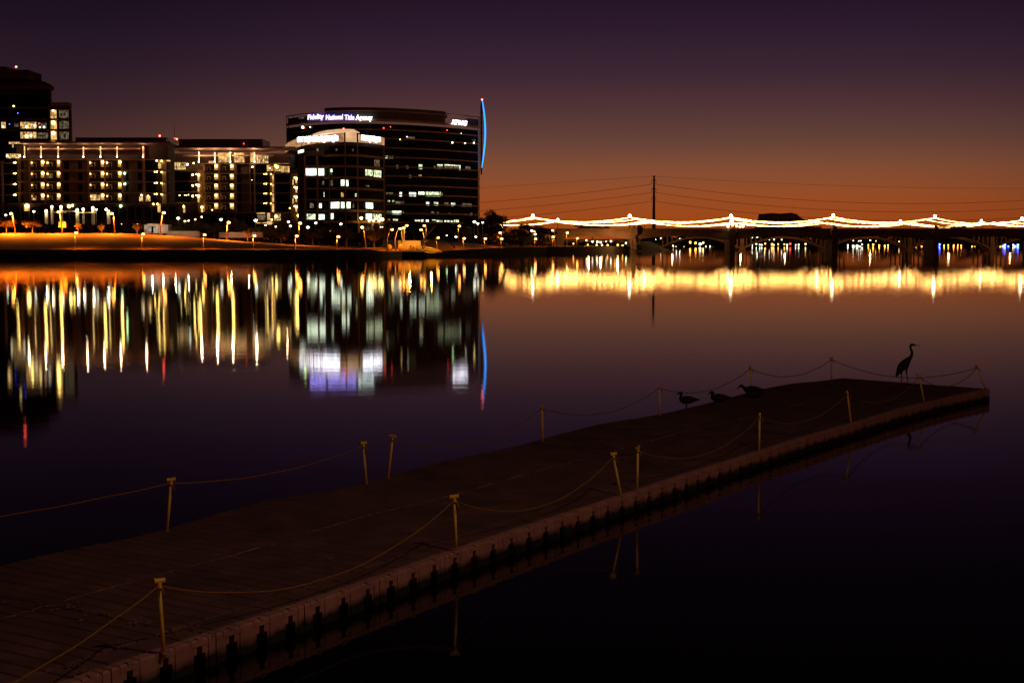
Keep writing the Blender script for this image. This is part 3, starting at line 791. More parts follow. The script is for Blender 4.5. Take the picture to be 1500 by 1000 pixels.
# low office, floodlight on its crown painted as emission
L = Arc('office_building', 'shorter curved office building with cream crown in painted floodlight, in front of the tallest one', 507, 515, .064, .127, 4)
L.band('glass_body', M['glass'], 420.5, 563, zg, L.z(210), .3, 5, 30)
L.band('crown_base', M['stucco_dark'], 419.5, 563.8, L.z(213.5), L.z(208), -.5, 2, 30)
L.band('floodlit_crown_wall', E['cream'], 419.5, 505, L.z(207.9), L.z(194.5), -.3, 1.0, 20)
L.band('floodlit_crown_wall', E['cream'], 525.5, 563.8, L.z(207.9), L.z(196.5), -.3, 1.0, 12)
for px in list(range(422, 505, 7)) + list(range(529, 562, 6)): L.col('crown_mullion', M['stucco_dark'], px, .35, L.z(207.9), L.z(194.5), -.38, .07)
L.band('crown_rail', M['stucco_dark'], 419.5, 505, L.z(201.6), L.z(201.2), -.4, .09, 20)
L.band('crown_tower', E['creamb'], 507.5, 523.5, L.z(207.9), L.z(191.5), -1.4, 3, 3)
L.band('crown_post', M['black'], 505.2, 507.3, L.z(208), L.z(193), -1.5, 3, 1)
L.band('crown_post', M['black'], 523.6, 525.3, L.z(208), L.z(193.5), -1.5, 3, 1)
# swooping roof
poly = []
ys = [(458, 196.6), (468, 193.2), (480, 190.8), (495, 189.4), (508, 189.0), (518, 189.6), (525, 193.2)]
lo = [(525, 194.0), (508, 193.6), (495, 194.3), (480, 195.4), (468, 196.4), (458, 197.2)]
for px, py in ys + lo:
    p = at(px, py, 512.5); poly.append((p.x, p.z))
MB().prism(poly, 512.5, 517).build('swooping_roof', E['creamb'], L.root, fix=True)  # roof glows by emission in place of floodlight
# blown-out sign strokes (unreadable in the glare)
def strokes(px0, px1, yt, yb, seed, mt, tilt0, tilt1):
    rnd = random.Random(seed); px = px0; mb = MB()
    while px < px1:
        wd = rnd.uniform(1.5, 3.2); t = (px - px0) / (px1 - px0); dy = tilt0 + (tilt1 - tilt0) * t
        top = yt + dy + rnd.uniform(0, 1.6) * (1 if rnd.random() < .6 else 0); bot = yb + dy + (2.0 if rnd.random() < .15 else 0)
        x0, y0 = L.pt(px, -1.1); x1, _ = L.pt(px + wd, -1.1)
        za, zb_ = at(px, bot, y0).z, at(px, top, y0).z
        mb.box((x0, y0, za), (x1, y0 + .12, zb_))
        px += wd + (rnd.uniform(.15, .5) if rnd.random() < .4 else .02)
    return mb.build('sign_lettering', mt, L.root)
strokes(437, 496, 199, 207, 3, E['signw'], 1.6, -1.2)['label'] = 'long overexposed white sign left of the glowing tower'
strokes(530.5, 557.5, 198.6, 205.8, 5, E['signw'], -.6, 2.2)['label'] = 'short overexposed white sign right of the glowing tower'
L.lamp(504.6, 189, .3, E['red'], 'beacon', -1.5)
zs = [L.z(y) for y in (227.5, 243.6, 260, 276.2, 292.4, 308.8, 325)]
for z in zs: L.band('spandrel', M['trim'], 437, 563.6, z - .42, z + .42, -.35, 1, 24)
for z in zs: L.band('spandrel', M['stucco_dark'], 420, 436.5, z - .42, z + .42, -.35, 1, 4)
for px in (506.5, 524.5): L.col('pier', M['trim'], px, 1.4, zg, L.z(209), -.6, .8)
L.col('pier', M['trim'], 483, 1.2, zg, L.z(240), -.6, .8)
L.col('pier', M['trim'], 562.8, 1.0, zg, L.z(212), -.6, .8)
# square annex at the left
yA = L.pt(465)[1] - 4
def abox(part, mt, x0, x1, y0, y1, dy, dep):
    a = at(x0, y1, yA + dy); b = at(x1, y0, yA + dy); return MB().box((a.x, yA + dy, a.z), (b.x, yA + dy + dep, b.z)).build(part, mt, L.root)
abox('annex', M['glass'], 447, 483, 228, 345, .4, 14)
abox('annex_parapet', M['stucco'], 446, 483.5, 221.5, 228.5, 0, 15)
abox('annex_side', M['stucco_dark'], 437, 447, 226, 345, 1.2, 14)
for x in (446.8, 465, 482.6): abox('annex_pier', M['trim'], x - .9, x + .9, 228.6, 330, 0, .39)
for y in (243.4, 260, 276.2, 292.4, 308.6): abox('annex_spandrel', M['trim'], 447.8, 481.6, y - 1.1, y + 1.1, .05, .34)
for x0, x1, y0, y1, k in ((448.2, 464, 246.8, 257, 'officeb'), (466, 482, 246.8, 257, 'officeb'), (472, 475, 265.5, 271, 'officed'), (476.5, 479, 267, 271, 'office'), (474.5, 480, 281.8, 288.6, 'officeb'), (480.2, 481.8, 283, 288, 'office'), (454, 459.6, 297.5, 304.5, 'officed'), (467.6, 471.2, 297.8, 304.6, 'officeb'), (449.5, 462, 313.4, 321.5, 'office'), (467, 481, 314, 321.6, 'officeb')):
    abox('window', E[k], x0, x1, y0, y1, .3, .05)
WL = [(484.6, 487.6, 247.5, 252, 'officeb'), (485.3, 487.2, 252.4, 256.5, 'officed'), (485, 488.4, 264, 272, 'officed'), (500.2, 505, 263.5, 272.4, 'officeb'), (507.8, 510.8, 263.8, 272.8, 'officeb'), (500.2, 503.8, 282, 288.6, 'amber'), (520.5, 523, 283.5, 288.2, 'office'),
      (485, 497.6, 296, 305.2, 'officeb'), (499.6, 505, 296, 305.2, 'officeb'), (508, 513.8, 296, 305.4, 'officeb'), (517, 519, 298, 304.5, 'officed'), (485, 488.8, 312.5, 321, 'officeb'),
      (536, 546.6, 248.6, 257.6, 'office'), (548, 559, 249.6, 259.6, 'office'), (549.2, 557, 234.4, 243.6, 'officed'), (536.4, 546.8, 296.8, 305.6, 'officeb'), (536, 545.4, 313, 321.6, 'officeb'), (547.2, 559, 313.6, 322.2, 'office'), (536.5, 541.5, 271.4, 273.4, 'officed'),
      (438, 446.4, 218.4, 224, 'officeb'), (465, 468, 217.5, 222, 'officed'), (493, 495, 218, 221, 'officed'), (517, 519.5, 218, 221.5, 'officed')]
for x0, x1, y0, y1, k in WL: L.win(x0, x1, y0, y1, E[k], -.1)
mb = MB()
for px in [p for p in range(485, 562, 3) if abs(p - 507) > 1 and abs(p - 525) > 1]:
    x, y = L.pt(px, -.12); mb.box((x - .04, y - .1, L.z(324)), (x + .04, y, L.z(212)))
mb.build('mullion_grid', M['metal'], L.root)
L.band('entrance_canopy', M['trim'], 488, 548, L.z(327.4), L.z(326.4), -3, 3, 8)
for px in (526, 545.5, 556, 560): L.col('entrance_column', M['pale'], px, 1.8, 3, L.z(326.4), -3.2, .8)
for px, py, r in ((529.5, 319.5, .5), (541, 323, .4), (543.5, 321, .3), (547, 323.5, .4), (550, 321, .3), (555.5, 323.6, .4), (560, 321.5, .6)): L.lamp(px, py, r, E['warm'], 'tree_light', -3.6)
L.lamp(438, 258.8, .55, E['greenlamp'], 'wall_lamp', -4.5); L.lamp(442, 260, .45, E['greenlamp'], 'wall_lamp', -4.5); L.win(432, 436, 251.5, 256, E['officed'], -4)
p = L.pt(551, -3.2); point('entrance_light', (p[0], p[1], 8.5), 350, (1, .5, .3), .2, L.root)

# ============================================================ lamps along the bank
def lamp_post(px, py, pbx, pby, Y, head, label, group, power=0, r=.34, col=(1, .22, .012), name='street_lamp', arm=True, th=.11, cat='street lamp', curve=0):
    r *= .85
    top = at(px, py, Y); base = at(pbx, pby, Y)
    t = empty(name, base, label, cat, group)
    hx = 1 if px > pbx else -1
    pole_top = Vector((top.x - hx * (.45 if arm else 0), Y, top.z + .15))
    mid = (base + pole_top) / 2 + Vector((-(hx) * curve, 0, 0))
    mid2 = base * .25 + pole_top * .75 + Vector((-(hx) * curve * .7, 0, 0))
    pts = [base - Vector((0, 0, .3)), mid, mid2, pole_top]
    if arm: pts.append(Vector((top.x, Y, top.z + .28)))
    MB().tube(pts, [th * 1.3, th * 1.1, th, th * .8] + ([th * .7] if arm else []), 7).build('pole', M['polepaint'], t, smooth=True)
    MB().ball(top, r, 10, 6, 1.15, 1, .75).build('lamp_head', head, t, smooth=True)
    if power:
        o = point('lamp_light', (top.x, Y - .0, top.z - r - .35), power, col, .3, t)
        l = bpy.data.lights.new('lamp_light', 'SPOT'); l.energy = power; l.color = col; l.shadow_soft_size = .3
        l.spot_size = R(158); l.spot_blend = .35; o.data = l
    return t
G1 = 'orange lamps along the waterside walk'
low = [(111.5, 341), (209.8, 343), (299.8, 344), (372.8, 345.3), (434.8, 345.8), (495.7, 346.8)]
lown = ['under the small round tree', 'below the white lit pavilion', 'at the end of the pale lit wall', 'below the mid-bank dark tree', 'below the star-bright lamp at the office corner', 'left of the lamp with the flaring pole']
for (px, py), nm in zip(low, lown):
    lamp_post(px, py, px - 2, 366, Ds(px) + 1.3, E['sodium'], 'short orange waterside lamp ' + nm, G1, 3200, .38)
G2 = 'tall orange lamps on the bank'
tall = [(16.5, 313, 23, 345, 'star-bright orange lamp on a leaning pole at the far left', 60000), (86, 310.5, 91.5, 342.5, 'star-bright orange lamp above the square sign', 52000), (164, 313, 168.5, 342, 'orange lamp on a leaning pole right of the square sign', 34000),
        (240, 311.8, 234, 345, 'bright orange lamp rising from beside the white lit pavilion', 24000), (335, 326, 331.5, 352, 'bright orange lamp in the middle of the bank among dark trees', 22000), (439.5, 327, 438, 346, 'very bright orange lamp at the left foot of the curved office', 12000),
        (530.5, 333, 536.5, 363.5, 'orange lamp on a pole that flares at the foot, right below the curved office', 5000)]
for px, py, bx, by, lb, pw in tall:
    Yl = 405 if px < 300 else 412
    lamp_post(px, py, bx, by, Yl, E['sodium'], lb, G2, pw, .5, th=.16)
G3 = 'lamps round the boat landing'
for px, py, bx, by, lb, pw in ((574.5, 336.3, 567, 367, 'orange lamp leftmost on the lit landing', 1350), (586, 335, 579.5, 366.5, 'orange lamp with the thick curved yellow pole on the landing', 2700), (596, 330.5, 592, 352, 'highest orange lamp of the landing', 2250), (591.2, 334, 590, 352, 'small white-orange lamp between two taller landing lamps', 0),
                            (621.5, 330.5, 623, 350, 'orange lamp high behind the curved mast', 1800), (616.8, 336.8, 622, 362, 'orange lamp on a dark slanting pole left of the curved mast', 2250), (642, 348.3, 641, 363, 'short orange lamp behind the yellow kayaks', 1500)):
    lamp_post(px, py, bx, by, Ds(px) + (2 if by > 360 else 16), E['sodium'], lb, G3, pw, .36, curve=.5 if by > 365 else .2, th=.15)
G4 = 'orange lamps between landing and bridge'
for px, py, bx, by, lb in ((673, 331.3, 672, 352, 'orange lamp glowing inside the leaves of a tree'), (680, 349.3, 679, 364, 'short orange lamp by the path, first past the landing'), (711, 349.6, 710, 364.5, 'short orange lamp by the path under the big round black tree'),
                           (732.5, 341, 735, 352, 'orange lamp above another, right of the big round black tree'), (735, 350, 734, 362.5, 'lower orange lamp of the pair right of the big round black tree'),
                           (782.5, 339, 786, 356, 'greenish orange lamp in front of dark trees'), (784.6, 350, 783.5, 361, 'short orange lamp below the greenish lamp'),
                           (809.6, 337.5, 813, 361, 'bright orange lamp where the bridge begins'), (810.3, 347.3, 809.5, 361, 'short orange lamp at the abutment'),
                           (831, 341, 830.5, 358, 'slim lamp in front of the first bridge span, left'), (845.7, 349.3, 845, 360.5, 'short lamp in front of the first bridge span, middle'),
                           (892.3, 337.8, 892.3, 343, 'pale lamp fixed at the parapet of the first span')):
    lamp_post(px, py, bx, by, Ds(px) + (3 if by > 358 else 14), E['sodium'] if px != 831 else E['warm'], lb, G4, 1600 if py < 346 else 900, .40)
for px, py in ((778.8, 338), (784, 343)):
    lamp_post(px, py, px + .3, 350, Ds(px) + 10, E['greenlamp'] if px < 780 else E['whites'], 'small %s lamp beside the greenish orange lamp' % ('yellow-green' if px < 780 else 'white'), G4, 0, .4, arm=False)
G5 = 'white globe lamps in front of the buildings'
for i, (px, py, r, lb) in enumerate(((8.5, 315, .45, 'white lamp just left of the leftmost star-bright lamp'), (49.5, 309.8, .5, 'white lamp above the broad orange tree'), (141, 307, .45, 'white lamp right of the lit pillars under the balconies'), (261, 319.8, .62, 'large white globe lamp right of the white lit pavilion'),
                    (323.6, 321.6, .6, 'white globe lamp left of the mid-bank orange lamp'), (374.5, 323, .65, 'large white globe lamp under the condominium right end'), (422.5, 325, .5, 'white globe lamp left of the orange lamp at the office corner'), (462.5, 326.6, .5, 'white globe lamp below the square annex'),
                    (499.3, 328.2, .5, 'white globe lamp below the entrance canopy'), (559, 332.6, .55, 'white globe lamp under the round office corner'), (178, 328.8, .36, 'tiny white lamp above the hedge'), (202, 328.6, .38, 'tiny yellow-white lamp in the small round tree'), (230.5, 341, .36, 'tiny white lamp at the foot of the pavilion'), (251.5, 337, .36, 'tiny white lamp right of the pavilion'), (735, 333.6, .5, 'white lamp under the left end of the light strings'))):
    lamp_post(px, py, px, 345, 442 if px < 700 else 470, E['white'], lb, G5, 0, r * .85, arm=False, th=.07)
for i, (px, py, r, lb, kk) in enumerate(((425.5, 331, .4, 'small white lamp low in the trees, left of the orange corner lamp', 'white'), (451, 333, .55, 'pale lamp cluster low in the trees below the annex', 'whites'), (483.7, 337.7, .35, 'faint white lamp low in the trees below the office middle', 'whites'), (389, 330, .3, 'small blue-white lamp under the condominium', 'whites'), (404, 332, .3, 'small warm lamp under the condominium', 'warmdim'),
                    (271, 324, .35, 'small yellow lamp in the trees right of the white globe', 'warmdim'), (276.5, 323.5, .35, 'blue-white small lamp beside a yellow one', 'whites'), (286, 321.5, .3, 'small orange-white lamp in the trees', 'warmdim'), (557, 344.5, .3, 'faint lamp left of the landing', 'whites'), (546, 345, .4, 'dull pale lamp right of the flaring pole', 'warmdim'), (595.3, 341, .4, 'white lamp behind the landing wall', 'white'),
                    (695, 325, .5, 'white lamp cluster at the foot of the tall office', 'white'), (700, 327.5, .4, 'pale lamp right of the tall office foot', 'whites'), (707, 326, .35, 'small lamp left of the big round black tree', 'warmdim'), (654, 344.6, .4, 'small yellow lamp behind the kayaks', 'greenlamp'), (668, 347, .4, 'small white lamp between path and dark tree', 'whites'), (697, 347, .35, 'faint lamp beyond the path', 'whites'))):
    lamp_post(px, py, px, min(py + 22, 350), 448, E[kk], lb, 'small lamps low among the trees', 0, r, arm=False, th=.06)
# lit pillars under the balconies
for px, y0, y1, r, lb in ((67.8, 309.5, 328, .4, 'leftmost'), (76, 303.5, 328, .3, 'second, slimmer'), (89.5, 303.5, 322, .38, 'third, behind the square sign'), (113.2, 308, 328, .45, 'fourth and brightest'), (122, 307, 328, .25, 'fifth, thin and dim'), (136, 305, 328, .4, 'sixth, pinkish'), (159, 307.5, 328, .45, 'rightmost')):
    a = at(px, y1, 441); b = at(px, y0, 441)
    t = empty('garden_pillar', a, lb + ' of the seven lit garden pillars under the left balconies', 'pillar', 'lit garden pillars')
    MB().box((a.x - r, 441, a.z - 1), (a.x + r, 441.8, b.z)).build('shaft', M['pale'], t)
    MB().ball((b.x + (.1 if px < 140 else -.6), 440.6, b.z + .1), .42).build('lamp_head', E['whites'] if px < 150 else E['white'], t)
    point('pillar_light', (b.x, 439.9, b.z - .6), 160 if r > .3 else 50, (1, .9, .55), .15, t)
# pergola beams
for x0, x1, y, lb in ((74, 96, 311, 'left'), (92, 112, 309.5, 'middle'), (115, 140, 311.5, 'right')):
    a = at(x0, y, 440.5); b = at(x1, y, 440.5)
    tag(MB().box((a.x, 440.2, a.z - .15), (b.x, 441, a.z + .15)).build('pergola_beam', M['pale']), lb + ' pale pergola beam between the lit garden pillars', 'pergola', 'pergola beams')
# square sign board on the bank
t = empty('sign_board', at(91.5, 343, 412), 'square orange lit notice board on a post below a star-bright lamp', 'sign')
a = at(86, 333, 412); b = at(96.3, 324.6, 412)
MB().box((a.x, 412, a.z), (b.x, 412.12, b.z)).build('board', M['pale'], t)
a = at(91.5, 343.5, 412.2); b = at(91.5, 326, 412.2)
MB().tube([a, b], .12, 6).build('post', M['polepaint'], t)
# white lit pavilion
P = Bld('pavilion', 'small white lit pavilion with a flat roof behind the crest of the bank', 425, 220)
P.box('wall', M['pale'], 211, 246, 329, 342, 2.5, 5); P.box('roof', M['pale'], 215.5, 234.5, 327.4, 329, -1.5, 6); P.box('column', M['pale'], 229, 231, 329, 341, -1.2, .4)
P.box('doorway', M['black'], 221.8, 224.5, 331.5, 341, 2.4, .09); P.window(212, 221.6, 330.5, 339, E['wall_glow'], 2.38); P.window(225, 229, 330.5, 341, E['wall_glow'], 2.38)  # glowing panels paint the light on the back wall, not real windows
p = at(222, 331, 423.5); point('pavilion_light', p, 260, (1, .85, .75), .2, P.root); p = at(238, 334, 423.5); point('pavilion_light', p, 120, (1, .85, .75), .2, P.root)
for x0, x1, y0, y1, lb in ((244, 292, 338.5, 342, 'left'), (321, 385, 340.2, 343, 'right')):
    a = at(x0, y1, 424); b = at(x1, y0, 424)
    o = tag(MB().box((a.x, 424, a.z - 1), (b.x, 424.5, b.z)).build('garden_wall', M['path']), lb + ' pale low garden wall lit white under the trees', 'wall', 'low garden walls')
    for q in range(2): point('wall_light', (a.x + (b.x - a.x) * (.3 + .4 * q), 422, b.z + 1.2), 130, (1, .85, .6), .15, o)
# waterside person on the crest
pb = Vector((pu(294.6, 411), 411, gz(294.6, 411)))
PERSON = (pb, None)
# ------------------------------------------------------------ boat landing
YL = Ds(600) - 4
t = empty('boat_landing', at(600, 368, YL), 'orange lit floating boat landing at the foot of the offices', 'landing')
a = at(563, 368.6, YL); b = at(625, 366.4, YL)
MB().box((a.x, YL, a.z), (b.x, YL + 9, b.z)).build('deck', M['path'], t)
MB().box((a.x, YL + .3, -.2), (b.x, YL + 8.8, a.z - .002)).build('float', M['black'], t)
for i, px in enumerate((570, 587, 601, 614, 608)):
    p = at(px, 366.3, YL + 2); r = .75 if i < 4 else .5
    mb = MB().tube([p, p + Vector((0, 0, .8))], [r * .95, r], 12); mb.ball(p + Vector((0, 0, .8)), r, 12, 8)
    tag(mb.build('mooring_dome', M['buoy'], smooth=True), ['leftmost', 'second', 'third', 'fourth', 'smallest'][i] + ' of the pale domed bollards on the boat landing', 'bollard', 'domed bollards on the landing')
def kayak(px, py, lb, rot, dy):
    p = at(px, py, YL + dy); mb = MB(); n = 12
    pts = [(-1.7 + 3.4 * k / n, 0, .12 * (2 * k / n - 1) ** 2) for k in range(n + 1)]
    mb.tube(pts, [.04 + .17 * math.sin(math.pi * k / n) ** .7 for k in range(n + 1)], 10)
    o = mb.build('kayak', M['kayak'], smooth=True); o.location = p; o.rotation_euler = (0, R(rot), R(10)); tag(o, lb, 'kayak', 'yellow kayaks stacked at the landing')
for args in ((629, 363.6, 'topmost of the left stack of yellow kayaks', 14, 0), (630, 367, 'middle of the left stack of yellow kayaks', 12, -.2), (631, 370.2, 'lowest yellow kayak, at the waterline left', 3, -.4), (638, 365.2, 'topmost of the right stack of yellow kayaks', 17, 1), (639.5, 368.6, 'lower of the right stack of yellow kayaks', 10, .8)): kayak(*args)
p = at(632, 362, YL - 1.5); point('landing_fill', (p.x, p.y, 6), 1500, (1, .5, .08), .2)  # unseen light added to brighten the kayaks and landing
a = at(583, 361, YL + 18); b = at(616, 352.5, YL + 18)
tag(MB().box((a.x, YL + 18, a.z - 1), (b.x, YL + 18.6, b.z)).build('terrace_wall', M['path']), 'broad wall lit orange behind the boat landing', 'wall')
# curved mast sculpture
p = at(600, 350, YL + 13); point('landing_fill', (p.x, p.y, 6.5), 3000, (1, .42, .05), .2)  # unseen light added to brighten the terrace wall
pts = [at(617 + 22 * (k / 14) ** 1.8, 366 - 36 * (k / 14), YL + 5) for k in range(15)]
tag(MB().tube(pts, [.3 - .012 * k for k in range(15)], 7).build('curved_mast', M['metal'], smooth=True), 'tall dark curved mast leaning right over the boat landing', 'mast')
pts = [at(640 + 26 * math.cos(math.pi * (1 - k / 14)), 364 - 12 * math.sin(math.pi * k / 14), YL + 12) for k in range(15)]
tag(MB().tube(pts, .22, 7).build('arched_frame', M['metal'], smooth=True), 'low dark arched frame behind the yellow kayaks', 'frame')
# waterside path right of the landing
mb = MB()
PT = [(655, 351.5), (680, 354), (710, 358), (740, 360), (780, 360.6), (830, 361)]
for (xa, ya), (xb, yb) in zip(PT, PT[1:]):
    Ya, Yb2 = Ds(xa) + 26, Ds(xb) + 26
    i = len(mb.v)
    for px, Y in ((xa, Ya), (xb, Yb2), (xb, Yb2 + 5), (xa, Ya + 5)): mb.v.append((pu(px, Y), Y, gz(px, Y) + .12))
    mb.f.append((i, i + 1, i + 2, i + 3)); mb.m.append(0)
struct(mb.build('path', M['path'], fix=True))

# ------------------------------------------------------------ bridges
PF = [814, 928, 1072, 1222, 1370, 1518, 1666]
DF = 521
def bridge(name, label, D, piers, ytop, mt, ymid, ypier, open_spandrel, depth=11, pw=9):
    root = empty(name, (pu(piers[0], D), D, 8), label, 'bridge')
    zt = at(1100, ytop, D).z
    x0, x1 = pu(piers[0], D), pu(piers[-1], D)
    if not open_spandrel:
        for pa, pb in zip(piers, piers[1:]):
            n = 16; poly = [(pu(pa, D), zt)]
            for k in range(n + 1):
                t = k / n; py = ymid + (ypier - ymid) * (2 * t - 1) ** 2
                poly.append((pu(pa + (pb - pa) * t, D), at(1100, py, D).z))
            poly.append((pu(pb, D), zt))
            # build strip polygons
            mb = MB()
            for k in range(n):
                (xa, za), (xb, zb_) = poly[1 + k], poly[2 + k]
                mb.hexa([(xa, D, za), (xb, D, zb_), (xb, D + depth, zb_), (xa, D + depth, za), (xa, D, zt), (xb, D, zt), (xb, D + depth, zt), (xa, D + depth, zt)])
            mb.build('arched_span', mt, root)
        MB().box((x0, D - .25, zt + .003), (x1, D + .15, zt + .45)).build('parapet', mt, root)
        MB().box((x0, D - .3, zt - .6), (x1, D - .003, zt - .35)).build('string_course', mt, root)
        for pa, pb in zip(piers[1:], piers[2:]):
            mb = MB()
            for s_ in (0.16, 0.56):
                xa, xb = pu(pa + (pb - pa) * s_, D), pu(pa + (pb - pa) * (s_ + .32), D); z = zt + .46
                mb.box((xa, D, z + .35), (xb, D + .12, z + .5))
                for q in range(6): xx = xa + (xb - xa - .15) * q / 5; mb.box((xx, D + .01, z), (xx + .15, D + .11, z + .349))
            mb.build('handrail', M['metal'], root)
    else:
        MB().box((x0, D, at(1100, 342.5, D).z), (x1, D + depth, zt)).build('deck', mt, root)
        for pa, pb in zip(piers, piers[1:]):
            for side in (0, depth - 1.5):
                mb = MB(); n = 18; prev = None
                for k in range(n + 1):
                    t = k / n; py = ymid + (ypier - ymid) * (2 * t - 1) ** 2
                    x = pu(pa + (pb - pa) * t, D); z = at(1100, py, D).z
                    if prev:
                        xa, za = prev; h = .75
                        mb.hexa([(xa, D + side, za - h), (x, D + side, z - h), (x, D + side + 1.3, z - h), (xa, D + side + 1.3, za - h), (xa, D + side, za), (x, D + side, z), (x, D + side + 1.3, z), (xa, D + side + 1.3, za)])
                    prev = (x, z)
                mb.build('arch_rib', mt, root)
            mb = MB()
            for k in (1, 2, 3, 4, 14, 15, 16, 17):
                t = k / 18; py = ymid + (ypier - ymid) * (2 * t - 1) ** 2; x = pu(pa + (pb - pa) * t, D); z = at(1100, py, D).z
                mb.box((x - .25, D + .2, z), (x + .25, D + .9, at(1100, 342.6, D).z))
            mb.build('spandrel_post', mt, root)
    for i, px in enumerate(piers[1:]):
        x = pu(px, D); wd = pw / F * D / 2
        if open_spandrel:
            MB().box((x - wd * .55, D - .4, -1), (x + wd * .55, D + depth + .4, zt - 1)).build('pier', mt, root)
            MB().box((x - wd * .85, D - .8, -1), (x + wd * .85, D + depth + .8, .9)).build('pier_base', mt, root)
        else:
            mb = MB().box((x - wd * .55, D - 1.0, -1), (x + wd * .55, D + depth + .8, zt + .5))
            mb.box((x - wd * .9, D - 1.3, -1), (x - wd * .56, D + depth, at(1100, ypier - 1, D).z)); mb.box((x + wd * .56, D - 1.3, -1), (x + wd * .9, D + depth, at(1100, ypier - 1, D).z))
            mb.build('pier', mt, root)
            n = 8; c = Vector((x, D - 1.2, zt - .9)); mb = MB()
            mb.tube([c + Vector((0, -.3, 0)), c + Vector((0, .3, 0))], [1.5, 1.7], 8); mb.build('octagonal_boss', mt, root)
            mb = MB().tube([(x, D - .6, zt + .5), (x, D - .6, zt + 1.0), (x, D - .6, zt + 1.5)], [1.0, .8, .25], 8); mb.build('pier_cap', mt, root)
    return root, zt
BF, ztf = bridge('arch_bridge', 'nearer dark concrete road bridge with solid shallow arches crossing the lake', DF, PF, 336.4, M['bridge'], 345.8, 351.5, False)
PR = [964, 1087, 1210, 1333, 1454, 1576, 1698]
BR, ztr = bridge('arch_bridge', 'older open-spandrel arch bridge seen through the arches of the nearer bridge', 600, PR, 338.5, M['bridge2'], 346.3, 364, True, 9, 11)
# abutment under the first span
a = at(806, 362, DF); b = at(826, 337, DF)
MB().box((a.x, DF - .5, 0), (b.x, DF + 14, ztf - .01)).build('abutment', M['bridge'], BF)
# catenary light strings and masts
def strings(D, masts, ypk, ymid_, mt, word, r=.30, ends=None, dx=0):
    P_ = [at(px, py, D) for px, py in zip(masts, ypk)]
    for i in range(len(P_) - 1):
        a, b = P_[i], P_[i + 1]; n = 24
        zm = at(1100, ymid_[i], D).z; sag = (a.z + b.z) / 2 - zm
        pts = [a.lerp(b, k / n) + Vector((0, 0, -sag * (1 - (2 * k / n - 1) ** 2))) for k in range(n + 1)]
        mb = MB().tube(pts, [r * (1 + .25 * random.uniform(-1, 1)) for _ in pts], 6)
        tag(mb.build('light_string', E['stringb'] if masts[i] > 1150 else mt), '%s swag of the blazing %s light string, counted from the left' % (ordw(i), word), 'light string', 'strings of lights over the bridges')
def masts(D, xs, ys, zt, word, lampr=.55, side=0):
    for i, (px, py) in enumerate(zip(xs, ys)):
        top = at(px, py, D); zb = zt if px > 812 else gz(px, D) 
        t = empty('bridge_mast', (top.x, D, zb), '%s mast from the left carrying the %s light string' % (ordw(i), word), 'mast', 'masts of the light strings')
        MB().tube([(top.x, D, zb - .05), (top.x, D, top.z)], [.16, .09], 6).build('pole', M['metal'], t)
        MB().ball((top.x, D, top.z + .35), lampr).build('lamp_head', E['mast'], t)
fx = [735, 780.5, 922.5, 1071, 1220.5, 1369.5, 1497, 1640]
fy = [325.5, 318.5, 318.6, 318.6, 318.0, 319.3, 322.6, 322]
strings(DF + .6, fx, fy, [322.5, 325.4, 325.4, 325.8, 326.2, 328.0, 328], E['string'], 'upper front', .155)
masts(DF + .6, fx[1:], [y - 1 for y in fy[1:]], ztf, 'upper front')
fx2 = [736, 785, 932, 1067, 1212.5, 1354.5, 1470, 1620]
strings(DF + 10.4, fx2, [326, 320.2, 321.5, 320, 320, 321.2, 325.5, 325], [323.4, 326.6, 326.6, 327, 327.4, 329.4, 329], E['string'], 'upper back', .115)
rx = [733, 817, 944, 1072, 1198, 1319, 1437.5, 1560]
strings(600.6, rx, [329.6, 324.2, 324.6, 326.0, 325.0, 326.0, 325.6, 326], [329.6, 330.0, 331.2, 331.4, 331.8, 332.2, 331.5], E['stringb'], 'lower front', .17)
masts(600.6, rx[1:], [323.0, 323.4, 324.8, 324, 325, 324.6, 325], ztr, 'lower front', .5)
rx2 = [734, 812.5, 951, 1085, 1212, 1335.5, 1455.5, 1580]
strings(608.4, rx2, [329.4, 324.6, 326.2, 326.4, 326.2, 326.4, 326, 326], [329.2, 330.4, 331.6, 331.8, 332.2, 332.4, 332], E['stringb'], 'lower back', .13)
# lamp cluster on the big pier
for j, (px, py, kk) in enumerate(((1066.5, 331.5, 'whites'), (1071, 324.5, 'string'), (1079, 331, 'warm'), (1084, 332, 'warm'), (1088.5, 331.5, 'whites'), (1073, 329, 'warm'))):
    p = at(px, py, DF - 1.5 if px < 1076 else 598)
    MB().ball(p, .48).build('globe_lamp', E[kk], BF if px < 1076 else BR)
# unseen point lights added to brighten the bridges and bank from below
for px, Y, z, pw_ in ((862, 512, 3.6, 1500), (905, 514, 4.5, 2200), (880, 548, 4, 2500), (985, 588, 3, 1200), (1085, 592, 3, 900), (1150, 590, 2.5, 1100), (1275, 590, 2.5, 900), (1390, 590, 2.5, 900), (1480, 590, 2.5, 900)):
    point('underbridge_fill', (pu(px, Y), Y, z), pw_ * (1.6 if px < 950 else .45), (1, .46, .14), .3)

